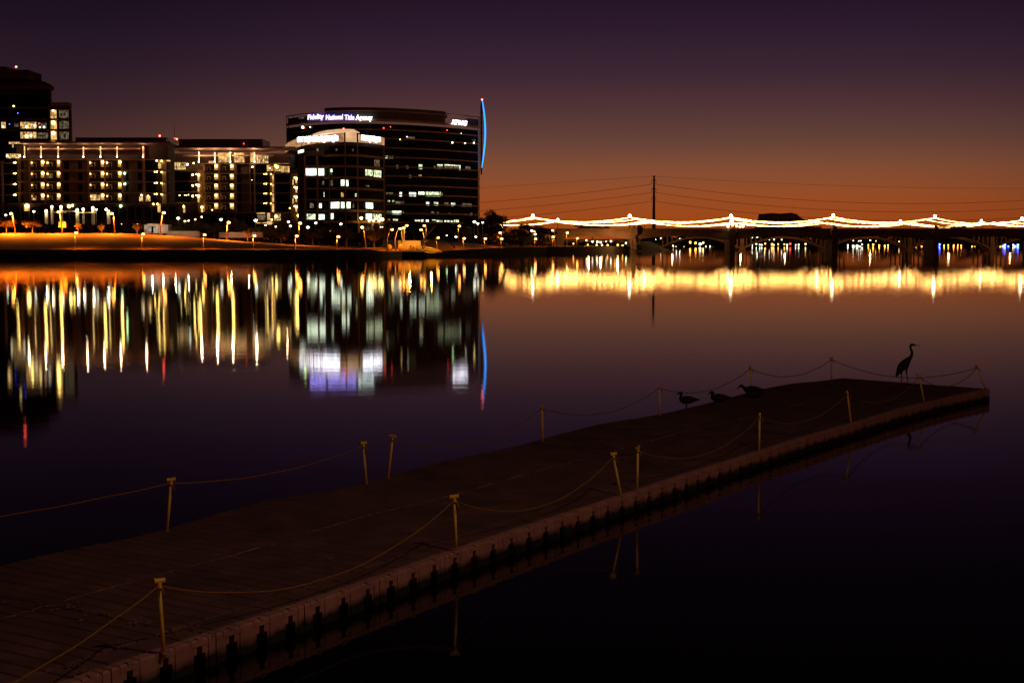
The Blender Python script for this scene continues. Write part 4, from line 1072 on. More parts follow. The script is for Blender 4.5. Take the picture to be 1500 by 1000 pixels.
# ------------------------------------------------------------ far shore lights, seen under the arches
FS = []
rnd = random.Random(11)
def far(px, py, kk, r=.42, Y=880): FS.append((px, py, kk, r, Y))
for px, py, kk, r in ((859, 352, 'whites', .5), (868, 354, 'whites', .6), (875, 354.5, 'white', .7), (880, 355, 'white', .6), (888, 354, 'whites', .4), (895, 353.4, 'white', .6), (901, 346.5, 'orangelamp', .5), (822, 350.5, 'warmdim', .4), (917, 356, 'greenlamp', .5), (840, 357, 'orangelamp', .4), (861, 358.5, 'orangelamp', .4), (874, 359, 'orangelamp', .5), (882, 359, 'warmdim', .5), (890, 359, 'orangelamp', .5), (905, 359, 'orangelamp', .6), (912, 359.5, 'orangelamp', .45)): far(px, py, kk, r * .55, 533 if py > 351 else 560)
for px, py, kk, r in ((959.5, 351, 'greenlamp', .5), (968, 349, 'whites', .3), (991, 350.5, 'white', .4), (996, 350, 'white', .45), (995.5, 363.5, 'whites', .8), (1002, 363.3, 'warmdim', 1.0), (986, 360, 'whites', .4), (1008, 364, 'orangelamp', .6), (1011, 355, 'orangelamp', .6), (1019, 356, 'orangelamp', .6), (1030, 355.5, 'warmdim', .5), (1025.5, 357.5, 'whites', .75), (1018, 363.5, 'orangelamp', .7), (1025, 364, 'orangelamp', .6), (1034, 361, 'whites', .3), (1040, 360.5, 'whites', .3), (1013, 363.8, 'warmdim', .5), (976, 361.5, 'orangelamp', .5), (1045, 362, 'orangelamp', .4), (980, 364, 'orangelamp', .4), (990, 361.8, 'orangelamp', .4), (1037, 364, 'orangelamp', .35)): far(px, py, kk, r, 870)
for px, py, kk, r in ((1102, 347.5, 'whites', .5), (1109.3, 347, 'white', .6), (1120, 351, 'whites', .4), (1127, 351, 'whites', .4), (1134, 351, 'whites', .45), (1145, 351, 'whites', .4),
                      (1102, 359, 'whites', .4), (1108, 357.5, 'greenlamp', .4), (1113, 358.5, 'white', .45), (1116, 358.7, 'white', .4), (1121, 357, 'orangelamp', .45), (1131, 358, 'orangelamp', .7), (1133.5, 358.8, 'whites', .4), (1140, 357.5, 'orangelamp', .4), (1149, 358, 'orangelamp', .4), (1153, 358.7, 'white', .5), (1157.5, 357.2, 'redlamp', .6), (1165.5, 358.8, 'whites', .4), (1170, 358.6, 'white', .5), (1180, 357.5, 'warmdim', .5), (1103, 362, 'greenlamp', .4), (1186, 362, 'orangelamp', .4),
                      (1222, 361, 'whites', .4), (1236, 362.3, 'white', .4), (1242, 359, 'whites', .5), (1250, 360.5, 'whites', .8), (1255.5, 360, 'white', .8), (1260, 361.8, 'whites', .8), (1263, 358, 'whites', .45), (1272, 359, 'orangelamp', .4), (1279, 358.5, 'orangelamp', .6), (1288, 359.5, 'orangelamp', .5), (1296, 360, 'orangelamp', .5), (1301, 359, 'orangelamp', .4), (1250, 352.5, 'whites', .35), (1258, 353, 'whites', .35), (1261, 352.8, 'whites', .35), (1275, 352, 'warmdim', .45), (1283, 353, 'orangelamp', .3),
                      (1317, 354, 'warmdim', .35), (1342, 361, 'orangelamp', .4), (1350, 361, 'orangelamp', .4), (1383, 359.5, 'orangelamp', .4), (1389, 359, 'orangelamp', .4), (1397, 359.4, 'orangelamp', .45), (1403, 359, 'orangelamp', .4), (1408, 359.5, 'orangelamp', .4), (1424, 361, 'orangelamp', .4), (1428, 361.5, 'orangelamp', .4), (1433, 362.5, 'orangelamp', .4), (1459, 362, 'orangelamp', .4), (1465, 361, 'orangelamp', .4),
                      (1373.5, 358.6, 'blue', .7), (1376.5, 358, 'blue', .6), (1375, 361.5, 'blue', .8), (1469, 361, 'blue', .8), (1472, 358.8, 'blue', .8), (1477, 361.5, 'blue', .7), (1482, 363, 'blue', .7), (1487, 361, 'blue', .8), (1491, 359, 'blue', .8), (1490, 362, 'blue', .7), (1471, 359.6, 'whites', .35), (1484, 358.6, 'whites', .45), (1485.5, 360.4, 'whites', .5)): far(px, py, kk, r * .85, 880)
kinds = {'whites': 'white', 'white': 'white', 'orangelamp': 'orange', 'warmdim': 'yellow', 'greenlamp': 'green-white', 'redlamp': 'red', 'blue': 'blue'}
hm = {k: MB().ball((0, 0, 0), 1, 8, 6).mesh('lamp_head', E[k]) for k in kinds}
pm = MB().tube([(0, 0, 0), (0, 0, 1)], .09, 5).mesh('pole', M['metal'])
FS.sort()
cnt = {}
for i, (px, py, kk, r, Y) in enumerate(FS):
    top = at(px, py, Y)
    zone = ordw(0 if px < 925 else 1 if px < 1070 else 2 if px < 1222 else 3 if px < 1370 else 4)
    q = cnt[(zone, kinds[kk])] = cnt.get((zone, kinds[kk]), -1) + 1
    lb = '%s %s far-shore light from the left under the %s bridge span' % (ordw(q), kinds[kk], zone)
    hgt = max(.8, top.z - 1.2)
    t = empty('shore_lamp', (top.x, Y, top.z - hgt), lb, 'lamp', 'far-shore lights under the arches')
    h = link('lamp_head', hm[kk], t, (0, 0, hgt)); h.scale = (r, r, r)
    pl = link('pole', pm, t, (0, 0, 0)); pl.scale = (1, 1, hgt)
# dark far treeline and buildings
rnd = random.Random(5); mb = MB()
for _ in range(9000):
    px = rnd.uniform(925, 1700); Y = rnd.uniform(915, 960)
    h = 5.4 + 1.5 * math.sin(px * .05) + .9 * math.sin(px * .17)
    z = 2 + rnd.random() ** .7 * h; s = rnd.uniform(.5, 1.1); p = Vector((pu(px, Y), Y, z))
    A_ = Vector((rnd.gauss(0, 1), rnd.gauss(0, 1), rnd.gauss(0, 1))).normalized(); B_ = A_.orthogonal().normalized(); i = len(mb.v)
    mb.v += [tuple(p - A_ * s), tuple(p + B_ * s), tuple(p + A_ * s), tuple(p - B_ * s)]; mb.f.append((i, i + 1, i + 2, i + 3)); mb.m.append(0)
struct(mb.build('far_treeline', M['leaf2']), 'dark far-off wood along the shore seen under the bridge arches', 'wood', 'stuff')
def sil(name, pts, Y, dep, lb, cat, mt=None):
    poly = [(at(px, py, Y).x, at(px, py, Y).z) for px, py in pts]
    return tag(MB().prism(poly, Y, Y + dep).build(name, mt or M['roof'], fix=True), lb, cat)
t = empty('concert_hall', at(1160, 340, 780), 'black hall with slanted sides and a small roof peak above the bridge', 'building')
for nm, pts, Y, dep in (('upper_hall', [(1126.5, 330), (1130, 312), (1150, 313.3), (1157, 313), (1160, 311.4), (1162.5, 312.6), (1167, 313.2), (1172, 318), (1180, 323), (1192, 329), (1192, 330)], 780, 40),
                        ('lower_hall', [(1116, 345), (1124, 334), (1130, 331), (1190, 330.3), (1196, 334), (1200, 345)], 779, 46)):
    poly = [(at(px, py, Y).x, at(px, py, Y).z) for px, py in pts]
    MB().prism(poly, Y, Y + dep).build(nm, M['roof'], t, fix=True)
sil('low_building', [(858, 345), (858, 325.5), (866, 323.5), (878, 323.6), (886, 326), (893, 331), (893, 345)], 690, 25, 'low dark roofline behind the left end of the bridge', 'building')
mb = MB()
a, b = at(1372, 336.2, 560), at(1392, 336.2, 560)
t = empty('tram', (a.x, 560, ztf), 'dark tram with a yellow lit window strip on the bridge right of the fifth mast', 'tram')
sm = at(1358, 333, 540); en = at(1400, 333, 540)
MB().box((sm.x, 527, ztf + .05), (en.x, 529.4, ztf + 1.3)).build('body', M['metal'], t)
a, b = at(1374, 336, 526.9), at(1392, 334.6, 526.9)
MB().box((a.x, 526.9, ztf + .55), (b.x, 526.99, ztf + 1.15)).build('window', E['amber'], t)

# ------------------------------------------------------------ power pole and wires
Yp = 700
t = empty('power_pole', at(957.5, 345, Yp), 'tall black steel power pole with short crossarms behind the bridge', 'power pole')
a, b = at(957.5, 352, Yp), at(957.5, 257.5, Yp)
MB().tube([(a.x, Yp, 2), (a.x, Yp, b.z)], [.95, .42], 12).build('pole', M['metal'], t, smooth=True)
for y in (258.2, 263.8, 276.7, 289.2):
    l, r_ = at(954.2, y - .3, Yp), at(961, y - .3, Yp); c = at(957.5, y + .4, Yp)
    mb = MB().tube([l, c, r_], [.12, .2, .12], 6); mb.build('crossarm', M['metal'], t)
    if y > 260:
        for px in (954.5, 961):
            q = at(px, y, Yp); MB().tube([q, q - Vector((0, 0, 2.0))], .09, 5).build('insulator', M['metal'], t)
def wire(pts, Y0, Y1, lb):
    P3 = []
    n = 40; x0, x1 = pts[0][0], pts[-1][0]
    for k in range(n + 1):
        px = x0 + (x1 - x0) * k / n; Y = Y0 + (Y1 - Y0) * k / n
        # quadratic through three points
        (xa, ya), (xb, yb), (xc, yc) = pts
        py = ya * (px - xb) * (px - xc) / ((xa - xb) * (xa - xc)) + yb * (px - xa) * (px - xc) / ((xb - xa) * (xb - xc)) + yc * (px - xa) * (px - xb) / ((xc - xa) * (xc - xb))
        P3.append(at(px, py, Y))
    tag(MB().tube(P3, .05 if 'faint' in lb else .085, 5).build('power_line', M['metal']), lb, 'power line', 'wires of the power pole')
for y, nm, d1, d2 in ((270, 'upper', 0, 0), (282.3, 'middle', .5, .3), (295, 'lower', 1, .8)):
    wire([(954.5, y), (840, y + 14.2), (600, y + 33)], 700, 700, '%s wire sagging left from the power pole' % nm)
    wire([(961, y), (1130, y + 19.5 + d1 * .2), (1500, y + 23.5)], 700, 700, '%s wire sagging right from the power pole' % nm)
wire([(960, 258.3), (1130, 268), (1500, 276)], 700, 700, 'faint topmost wire right of the power pole')
wire([(955, 258.3), (840, 266), (600, 283)], 700, 700, 'faint topmost wire left of the power pole')

# ------------------------------------------------------------ floating dock
ZD = .33
RE = [(-75, 1060), (106, 1000), (240, 957), (450, 882), (668, 809), (800, 762), (933, 721), (1112, 661), (1247, 621), (1354, 589), (1450, 569.5)]
rp = [onz(px, py, ZD) for px, py in RE]
# continue towards the camera's bank
d0 = (rp[0] - rp[1]).normalized(); rp.insert(0, rp[0] + d0 * 5)
# resample every half metre (smoothed)
seg = [0]
for a, b in zip(rp, rp[1:]): seg.append(seg[-1] + (b - a).length)
def along(s):
    for k in range(len(seg) - 1):
        if s <= seg[k + 1] or k == len(seg) - 2:
            t = (s - seg[k]) / (seg[k + 1] - seg[k]); return rp[k].lerp(rp[k + 1], t)
tot = seg[-1]; nrow = int(tot / .5)
raw = [along(tot * i / nrow) for i in range(nrow + 1)]
sm_ = []
for i in range(nrow + 1):
    lo_, hi_ = max(0, i - 6), min(nrow, i + 6); w_ = min(i - lo_, hi_ - i); lo_, hi_ = i - w_, i + w_
    v = Vector((0, 0, 0))
    for k in range(lo_, hi_ + 1): v += raw[k]
    sm_.append(v / (hi_ - lo_ + 1))
edge_pts = sm_
nrm = []
for i in range(nrow + 1):
    lo_, hi_ = max(0, i - 5), min(nrow, i + 5)
    t = (edge_pts[hi_] - edge_pts[lo_]).normalized(); nrm.append(Vector((-t.y, t.x, 0)))
for i in range(nrow - 6, nrow + 1): nrm[i] = nrm[nrow - 6]
WD = 4.55
def wob(i, j):   # the gentle bend of the floats on the water
    return .018 * math.sin(i * .23 + .6) + .012 * math.sin(i * .11) * (j / 9) + .02 * (j / 9) * math.sin(i * .19 + 2)
LEDGE = [(0, 818), (53, 812), (107, 802), (160, 794), (213, 782), (260, 773), (290, 762), (333, 744), (360, 738), (400, 731), (450, 723), (500, 715), (540, 706), (573, 696), (600, 687), (640, 677), (680, 669), (720, 662), (760, 652), (793, 644), (820, 634), (860, 625), (900, 617), (930, 613), (965, 608), (1000, 598), (1040, 590), (1075, 581), (1110, 571), (1150, 562), (1180, 559), (1218, 557)]
lz = []
for i in range(nrow + 1):
    q = edge_pts[i] + nrm[i] * WD
    z = ZD
    for _ in range(6):
        px = 750 + q.x / q.y * F * ray(750, 650).y
        z = at(px, lerp(LEDGE, px), q.y).z
    if px < 10 or px > 1215: z = lz[-1] + ZD if lz else ZD
    lz.append(max(-.14, min(.14, z - ZD)))
lz = [sum(lz[max(0, i - 2):i + 3]) / len(lz[max(0, i - 2):i + 3]) for i in range(nrow + 1)]
def wob(i, j):
    i = max(0, min(nrow, i)); i0 = int(i); i1 = min(nrow, i0 + 1)
    return .006 * math.sin(i * .5) + (lz[i0] + (lz[i1] - lz[i0]) * (i - i0)) * (max(0, j) / 9) ** 1.6
def dp(i, off, z=0.0):
    i0 = int(min(nrow, max(0, math.floor(i)))); i1 = min(nrow, i0 + 1); f = i - i0
    p = edge_pts[i0].lerp(edge_pts[i1], f); n_ = nrm[i0].lerp(nrm[i1], f)
    q = p + n_ * off; q.z = ZD + wob(i, off / WD * 9) + z
    return q
dock = empty('floating_dock', dp(nrow / 2, 2.2, -.3), 'long modular floating dock of square plastic floats running into the dark lake', 'dock')
# body under the deck
mb = MB()
for i in range(nrow):
    mb.hexa([dp(i, .14, -.75), dp(i + 1, .14, -.75), dp(i + 1, WD, -.75), dp(i, WD, -.75), dp(i, .14, -.05), dp(i + 1, .14, -.05), dp(i + 1, WD, -.05), dp(i, WD, -.05)])
mb.build('float_core', M['black'], dock)
mb = MB(); g = .010; bv = .022
def block(mb, i0, i1, o0, o1, zt=0.0, zb=-.4, mi=0, gi=.02, go=.01, bo=1):
    """rounded-top block between dock coordinates"""
    a0, a1 = i0 + gi, i1 - gi; b0, b1 = o0 + go, o1 - go
    bi = bv / .5; k = len(mb.v)
    ring = lambda e, z: [dp(a0 + e / .5, b0 + e * bo, z), dp(a1 - e / .5, b0 + e * bo, z), dp(a1 - e / .5, b1 - e * bo, z), dp(a0 + e / .5, b1 - e * bo, z)]
    for r4 in (ring(0, zb), ring(0, zt - bv), ring(bv * .35, zt - bv * .35), ring(bv, zt)): mb.v += [tuple(p) for p in r4]
    for L_ in range(3):
        for q in range(4):
            a = k + L_ * 4; mb.f.append((a + q, a + (q + 1) % 4, a + 4 + (q + 1) % 4, a + 4 + q)); mb.m.append(mi)
    mb.f.append((k + 12, k + 13, k + 14, k + 15)); mb.m.append(mi)
cw = (WD - .02) / 9
for i in range(nrow):
    rz = random.uniform(-.004, .004)
    for j in range(1, 9):
        for h in (0, .5):
            block(mb, i + h, i + h + .5, .02 + j * cw, .02 + (j + 1) * cw, rz + (.002 if h else 0), -.12, 0, .012 if not h else .006, 0 if j not in (1,) else .004, 0 if j != 1 else 1)
mb.build('deck', M['deck'], dock, fix=False)
# centre joint ridge
mb = MB()
for i in range(nrow):
    block(mb, i, i + 1.001, 2.5, 2.5 + random.uniform(.025, .05), random.uniform(.006, .014), -.03, 0, 0, 0)
mb.build('joint_ridge', M['ridge'], dock)
# edge blocks with connector slots, each a part
first = max(0, nrow - 99)
def slot_block(mb, i):
    c = i + .26
    hw = .13 / .5
    # lintel and jambs around a slot that opens to the water
    sw, lw = .042 / .5, .088 / .5
    block(mb, c - hw, c + hw, 0, .16, 0.0, -.075, 0, .0, 0)           # top of the lug block
    for sgn in (-1, 1):
        lo2, hi2 = (c - hw, c - sw) if sgn < 0 else (c + sw, c + hw)
        mb.hexa([dp(lo2, .006, -.16), dp(hi2, .006, -.16), dp(hi2, .13, -.16), dp(lo2, .13, -.16), dp(lo2, .006, -.0755), dp(hi2, .006, -.0755), dp(hi2, .13, -.0755), dp(lo2, .13, -.0755)])
        lo2, hi2 = (c - hw, c - lw) if sgn < 0 else (c + lw, c + hw)
        mb.hexa([dp(lo2, .006, -.42), dp(hi2, .006, -.42), dp(hi2, .13, -.42), dp(lo2, .13, -.42), dp(lo2, .006, -.1605), dp(hi2, .006, -.1605), dp(hi2, .13, -.1605), dp(lo2, .13, -.1605)])
    mb.hexa([dp(c - .03 / .5, -.008, -.012), dp(c + .05 / .5, -.008, -.012), dp(c + .05 / .5, .05, -.012), dp(c - .03 / .5, .05, -.012), dp(c - .03 / .5, -.006, .012), dp(c + .05 / .5, -.006, .012), dp(c + .05 / .5, .05, .012), dp(c - .03 / .5, .05, .012)])
for i in range(nrow):
    mb = MB()
    slot_block(mb, i)
    if i % 3 == 1:
        block(mb, i + .525, i + .745, 0.0, .16, 0, -.42, 0, .008, 0); block(mb, i + .765, i + .995, 0.0, .16, 0, -.42, 0, .008, 0)
    else:
        block(mb, i + .525, i + .995, 0.0, .16, 0, -.42, 0, .008, 0)
    block(mb, i, i + 1, .165, .02 + cw, 0, -.12, 1)
    if i >= first: mb.build('edge_float', [M['edge'], M['deck']], dock)
    else: mb.build('edge_float', [M['edge'], M['deck']], dock)
# far end face and left edge
mb = MB()
for j in range(9): block(mb, nrow - .0, nrow + .16, .02 + j * cw, .02 + (j + 1) * cw, -.02, -.42, 0, 0, .006)
mb.build('end_float', M['edge'], dock)
# litter on the deck
rnd = random.Random(3)
def scuff(px, py, n, spread, lb):
    c = onz(px, py, ZD); mb = MB()
    for _ in range(int(n * .7)):
        x = c.x + rnd.gauss(0, spread * 1.3); y = c.y + rnd.gauss(0, spread * .8); r = rnd.uniform(.008, .028); z = ZD + .035; an = rnd.random() * 6
        pts = [(x + r * rnd.uniform(.5, 1.6) * math.cos(an + k * 1.05), y + r * rnd.uniform(.5, 1.2) * math.sin(an + k * 1.05)) for k in range(6)]
        i = len(mb.v); mb.v += [(a, b, z) for a, b in pts] + [(a, b, z + .008) for a, b in pts]
        mb.f.append(tuple(range(i + 6, i + 12))); mb.m.append(0)
        for k in range(6): mb.f.append((i + k, i + (k + 1) % 6, i + 6 + (k + 1) % 6, i + 6 + k)); mb.m.append(0)
    tag(mb.build('litter_patch', M['litter']), lb, 'litter', 'pale droppings and litter on the dock', 'stuff')
scuff(285, 925, 16, .10, 'pale droppings on the deck right of the front post foot'); scuff(122, 981, 18, .13, 'pale droppings left of the front post by the deck edge')
scuff(150, 905, 14, .12, 'pale specks on the deck left of the front post'); scuff(90, 893, 16, .15, 'pale specks on the deck near the left frame edge'); scuff(440, 818, 14, .22, 'faint specks in mid deck between two posts'); scuff(216, 915, 12, .09, 'pale specks just behind the front post')
scuff(370, 868, 7, .1, 'few specks on the deck below the slack rope'); scuff(40, 885, 12, .2, 'scattered specks along the centre joint')

# ------------------------------------------------------------ rope posts
def deck_pt(px, off):
    best = min(range(nrow * 4 + 1), key=lambda k: abs((lambda q: 750 + q.x / q.y * F * ray(750, 650).y)(dp(k / 4, off)) - px))
    return dp(best / 4, off)
def on_deck(px, py):
    q = onz(px, py, ZD)
    for _ in range(3):
        k = min(range(nrow + 1), key=lambda k: (edge_pts[k] - q).length if False else abs((q - edge_pts[k]).dot(Vector((nrm[k].y, -nrm[k].x, 0)))))
        off = max(0, min(WD, (q - edge_pts[k]).dot(nrm[k]))); q = onz(px, py, ZD + wob(k, off / WD * 9))
    return q
def post(bx, by, tx, ty, lb, capang, H=.76, left=False):
    base = deck_pt(bx, WD - .12) if left else on_deck(bx, by)
    top = at(tx, ty, base.y)
    t = empty('rope_post', base, lb, 'post', 'rope posts along the dock')
    v = (top - base)
    MB().tube([base - v.normalized() * .05, base + v * .97], .021, 14).build('pipe', M['post'], t, smooth=True)
    MB().tube([base - v.normalized() * .03, base + v.normalized() * .012], .03, 14).build('socket', M['edge'], t, smooth=True)
    n = Vector((math.cos(capang), math.sin(capang), .10 * math.cos(capang * 3))); c = base + v * 1.0
    c0, c1 = c - n * .062, c + n * .062
    mb = MB().tube([base + v * .90, base + v * .985], .026, 14)
    mb.tube([c0, c0 + n * .02, c0 + n * .021, c1 - n * .021, c1 - n * .02, c1], [.029, .029, .026, .026, .029, .029], 14, cap=False)
    mb.tube([c0 + n * .012, c1 - n * .012], .018, 10)
    mb.build('tee_cap', M['post'], t, smooth=False)
    # knot
    mb = MB(); k0 = base + v * .9
    mb.tube([k0 + Vector((.036 * math.cos(a), .036 * math.sin(a), .01 * math.sin(3 * a))) for a in [q * math.pi / 5 for q in range(11)]], .009, 6)
    mb.tube([k0 + Vector((.04, -.03, 0)), k0 + Vector((.06, -.05, -.05)), k0 + Vector((.05, -.045, -.10))], .009, 5)
    mb.build('rope_knot', M['rope'], t, smooth=True)
    return base + v * .93
DA = math.atan2(.85, .52)
POSTS = {
 'R0': (240, 956, 232.5, 850, 'nearest yellow post on the near edge of the dock, tee cap tilted up', .75), 'R1': (668.5, 807, 665.5, 727, 'upright yellow post second along the near edge', .1), 'R2': (909.5, 726, 898, 664.5, 'yellow post leaning left beside an upright one', .5),
 'R3': (933, 719.5, 934.5, 655, 'upright yellow post beside the left-leaning one, cap pointing at the viewer', 1.3), 'R4': (1112, 660, 1112.8, 607, 'upright post in the middle of the near edge opposite the ducks', 1.4), 'R5': (1246.5, 619, 1241, 573.5, 'post leaning slightly left on the near edge, second before the far corner', 1.4),
 'R6': (1353.5, 587, 1346, 549, 'post leaning left on the near edge right of the heron', .2), 'CN': (1443, 567.5, 1430.5, 536, 'strongly leaning post at the far right corner of the dock', .8),
 'L0': (242.5, 775, 251, 702, 'nearest post on the far edge, leaning right at left of picture', .2), 'L1': (538, 707, 532, 648.5, 'far-edge post leaning left beside its right-leaning twin', .6), 'L2': (566, 697, 575.5, 638.5, 'far-edge post leaning right beside its left-leaning twin', 2.6),
 'L3': (793, 642, 794, 594, 'upright far-edge post between the leaning pair and the ducks', 1.5), 'L4': (966, 607, 966, 565, 'upright far-edge post just left of the ducks', 1.5), 'L5': (1101, 570, 1099, 537, 'short far-edge post behind the ducks on the right', 1.5), 'L6': (1218, 556.5, 1218, 524, 'upright post at the far left corner with a flat cap', .1)}
tops = {k: post(*v, left=k in ('L0', 'L1', 'L2', 'L3', 'L4', 'L5')) for k, v in POSTS.items()}
def rope(a, b, sag, lb, n=36, r=.0095):
    pts = []
    for k in range(n + 1):
        t = k / n; p = a.lerp(b, t); p.z -= sag * (1 - (2 * t - 1) ** 2) + .004 * math.sin(t * 23); pts.append(p)
    rr = max(r, r * (a.y + b.y) / 2 / 36)
    tag(MB().tube(pts, rr, 7).build('rope', M['rope'], smooth=True), lb, 'rope', 'yellow ropes between the posts')
off_r = dp(max(0, 0), .1, .70); off_l = onz(-260, 860, ZD); off_l.z = ZD + .72
rope(onz(-150, 1085, ZD + .55), tops['R0'], .10, 'taut yellow rope running out of the frame at lower left')
rope(tops['R0'], tops['R1'], .50, 'long slack yellow rope between the nearest post and the next')
rope(tops['R1'], tops['R2'], .46, 'slack rope between the upright post and the left-leaning post of the near edge')
rope(tops['R3'], tops['R4'], .42, 'slack rope between the viewer-facing cap and the mid-edge post'); rope(tops['R4'], tops['R5'], .36, 'faint slack rope before the far corner, near edge'); rope(tops['R5'], tops['R6'], .42, 'drooping rope below the heron'); rope(tops['R6'], tops['CN'], .40, 'short drooping rope at the far right corner')
rope(at(-190, 783, 19.0), tops['L0'], .06, 'thin rope running out of frame at middle left'); rope(tops['L0'], tops['L1'], .16, 'nearly straight rope of the far edge at left'); rope(tops['L2'], tops['L3'], .42, 'slack far-edge rope after the leaning pair'); rope(tops['L3'], tops['L4'], .36, 'slack far-edge rope left of the ducks')
rope(tops['L4'], tops['L5'], .34, 'slack rope above the ducks'); rope(tops['L5'], tops['L6'], .36, 'slack rope between the ducks and the far left corner'); rope(tops['L6'], tops['CN'], .42, 'rope along the far end behind the heron')

# ------------------------------------------------------------ birds
def skin(name, verts, edges, radii, mt, levels=2, root=0):
    me = bpy.data.meshes.new(name); me.from_pydata(verts, edges, [])
    o = bpy.data.objects.new(name, me); C.objects.link(o)
    md = o.modifiers.new('s', 'SKIN'); md.use_smooth_shade = True
    for i, sv in enumerate(me.skin_vertices[0].data):
        r = radii[i]; r = r if isinstance(r, tuple) else (r, r); k_ = (1.42 if name == 'heron' else 1.22) if max(r) > .02 else 1.12; sv.radius = (r[0] * k_, r[1] * k_); sv.use_root = (i == root)
    sb = o.modifiers.new('u', 'SUBSURF'); sb.levels = levels; sb.render_levels = levels
    bpy.context.view_layer.update()
    m2 = bpy.data.meshes.new_from_object(o.evaluated_get(bpy.context.evaluated_depsgraph_get()))
    bpy.data.objects.remove(o); m2.materials.clear(); m2.materials.append(mt)
    for p in m2.polygons: p.use_smooth = True
    return m2
V, Eg, Rd = [], [], []
def chain(pts, rads, frm=None):
    prev = frm
    for p, r in zip(pts, rads):
        V.append(p); Rd.append(r); i = len(V) - 1
        if prev is not None: Eg.append((prev, i))
        prev = i
    return prev
# heron: x forward (right in the picture)
bi = chain([(-.02, 0, .60)], [(.115, .11)])                                     # root: body
chain([(-.095, 0, .50), (-.165, 0, .395), (-.215, 0, .30), (-.262, 0, .215)], [.098, .068, .042, .012], 0)
e = chain([(.055, 0, .68), (.115, 0, .745), (.165, 0, .80), (.198, 0, .87), (.205, 0, .945), (.175, 0, 1.02), (.145, 0, 1.085), (.152, 0, 1.145), (.195, 0, 1.172), (.245, 0, 1.165), (.30, 0, 1.152), (.38, 0, 1.146), (.472, 0, 1.140)],
          [.088, .055, .040, .033, .028, .026, .025, .028, .033, .027, .014, .009, .003], 0)
for y, pts in ((.045, [(-.075, .05, .42), (-.088, .05, .26), (-.07, .05, .24), (-.09, .05, .012)]), (-.045, [(.03, -.045, .45), (.045, -.05, .30), (.055, -.05, .27), (.092, -.05, .012)])):
    e = chain(pts, [.030, .013, .014, .010], 0)
    c = V[e]
    for dx, dy in ((.085, 0), (.07, .04), (.07, -.04), (-.05, 0)):
        chain([(c[0] + dx * .5, c[1] + dy * .5, .008), (c[0] + dx, c[1] + dy, .004)], [.007, .004], e)
heron_me = skin('heron', V, Eg, Rd, M['feather'])
fp = on_deck(1325, 562.5)
hb = link('heron', heron_me, None, fp); hb.rotation_euler = (0, 0, R(-2))
tag(hb, 'tall dark heron standing upright at the far end of the dock, facing right', 'heron')
# folded wing and plumes as its parts
mb = MB()
for s in (-1, 1):
    mb.ball((-.06, s * .075, .555), .1, 12, 8, .75, .45, 2.0)
wg = mb.mesh('wing', M['feather'], True)
for s in (-1, 1):
    q = MB().ball((0, 0, 0), .1, 14, 10, .62, .32, 1.75).mesh('wing', M['feather'], True)
    o = link('wing', q, hb, (-.085, s * .075, .505)); o.rotation_euler = (0, R(34), 0)
bpy.data.meshes.remove(wg)
pl = MB().tube([(.17, 0, 1.195), (.12, 0, 1.20), (.075, 0, 1.185)], [.006, .004, .001], 5).build('crest_plume', M['feather']); pl.parent = hb

# a walker on the crest
V, Eg, Rd = [], [], []
chain([(0, 0, .95)], [(.15, .11)])
e = chain([(0, 0, 1.15), (0, 0, 1.38), (0, 0, 1.50), (0, 0, 1.60), (0, -.01, 1.70)], [(.14, .10), (.17, .11), .06, .085, .07], 0)
for sd in (-1, 1):
    chain([(sd * .09, 0, .88), (sd * .11, -.05 * sd, .48), (sd * .13, .06 * sd, .08), (sd * .13, .06 * sd - .14, .04)], [.085, .055, .04, .035], 0)
    chain([(sd * .20, 0, 1.36), (sd * .25, .03 * sd, 1.10), (sd * .26, -.08, .88)], [.055, .04, .03], 2)
pm_ = skin('person', V, Eg, Rd, M['metal'])
tag(link('person', pm_, None, PERSON[0]), 'person in dark clothes walking on the crest left of a short orange lamp', 'person')

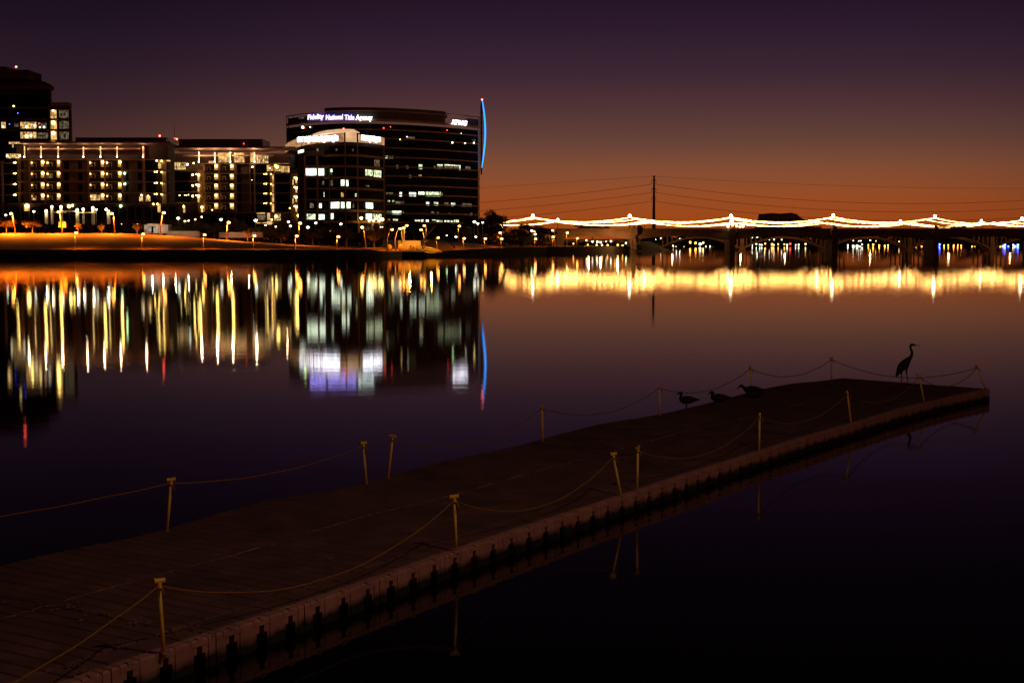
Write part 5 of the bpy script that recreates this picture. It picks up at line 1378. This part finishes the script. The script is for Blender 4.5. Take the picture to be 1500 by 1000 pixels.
def duck(px, py, lb, kind, rotz, sc_=1.0):
    lift = .075 if kind == 'stand' else -.035
    body = [(.33, .150, .004), (.27, .150, .022), (.20, .150, .045), (.12, .148, .078), (.03, .145, .098), (-.05, .145, .094), (-.105, .155, .070)]
    if kind == 'stand': neck = [(-.135, .195, .042), (-.13, .245, .031), (-.122, .285, .035), (-.14, .312, .039), (-.172, .305, .028), (-.20, .285, .013), (-.245, .262, .006)]
    elif kind == 'sit': neck = [(-.125, .19, .050), (-.125, .225, .038), (-.13, .255, .040), (-.155, .27, .037), (-.18, .258, .022), (-.205, .242, .012), (-.24, .228, .006)]
    else: neck = [(-.15, .185, .046), (-.185, .215, .034), (-.22, .238, .036), (-.25, .235, .034), (-.275, .215, .018), (-.31, .19, .010), (-.345, .17, .004)]
    P = [Vector((x, 0, z + lift)) for x, z, r in body + neck]; Rr = [r for x, z, r in body + neck]
    pts, rr = [], []
    for k in range(len(P) - 1):     # smooth spine
        p0, p1, p2, p3 = P[max(0, k - 1)], P[k], P[k + 1], P[min(len(P) - 1, k + 2)]
        for q in range(3):
            t = q / 3
            pts.append(.5 * ((2 * p1) + (p2 - p0) * t + (2 * p0 - 5 * p1 + 4 * p2 - p3) * t * t + (3 * p1 - p0 - 3 * p2 + p3) * t ** 3)); rr.append(Rr[k] + (Rr[k + 1] - Rr[k]) * t)
    pts.append(P[-1]); rr.append(Rr[-1])
    mb = MB().tube(pts, rr, 14)
    if kind == 'stand':
        for s_ in (-1, 1):
            mb.tube([(.0, s_ * .03, lift + .07), (-.005, s_ * .034, .06), (0, s_ * .036, .008)], [.020, .008, .007], 7)
            for dx, dy in ((-.05, 0), (-.042, .024), (-.042, -.024)): mb.tube([(0, s_ * .036, .008), (dx, s_ * .036 + dy, .004)], [.006, .004], 5)
    me = mb.mesh('duck', M['duckfeather'], True)
    p = deck_pt(px, WD - (.08 if py > 595 else .16 if py > 580 else .24 if py > 575 else .55)); o = link('duck', me, None, p); o.rotation_euler = (0, 0, R(rotz)); o.scale = (sc_,) * 3
    tag(o, lb, 'duck', 'ducks on the far edge of the dock')
    for s_ in (-1, 1):
        q = MB().ball((0, 0, 0), .1, 14, 8, 1.45, .28, .52).mesh('wing', M['duckfeather'], True)
        wgo = link('wing', q, o, (.075, s_ * .066, lift + .172)); wgo.rotation_euler = (0, R(5), 0)
duck(1003.5, 599, 'standing duck with raised head, leftmost of the ducks', 'stand', 2, 1.08)
duck(1052, 590.5, 'resting duck in the middle with its head up', 'sit', -2, 1.15)
duck(1101, 577.5, 'duck stretching its head and bill to the left', 'reach', 3, 1.2)
duck(1103, 574.5, 'duck sitting behind the stretching one, only its head and back showing', 'sit', 5, 1.05)

# ------------------------------------------------------------ render settings
vs = sc.view_settings
vs.view_transform = 'Standard'; vs.look = 'None'; vs.exposure = 0; vs.gamma = 1; vs.use_curve_mapping = False
sc.render.engine = 'CYCLES'
cy = sc.cycles
cy.use_denoising = True
cy.max_bounces = 6; cy.diffuse_bounces = 2; cy.glossy_bounces = 3; cy.transmission_bounces = 2
cy.sample_clamp_indirect = 0; cy.sample_clamp_direct = 0
cy.caustics_reflective = False
cy.use_light_tree = True
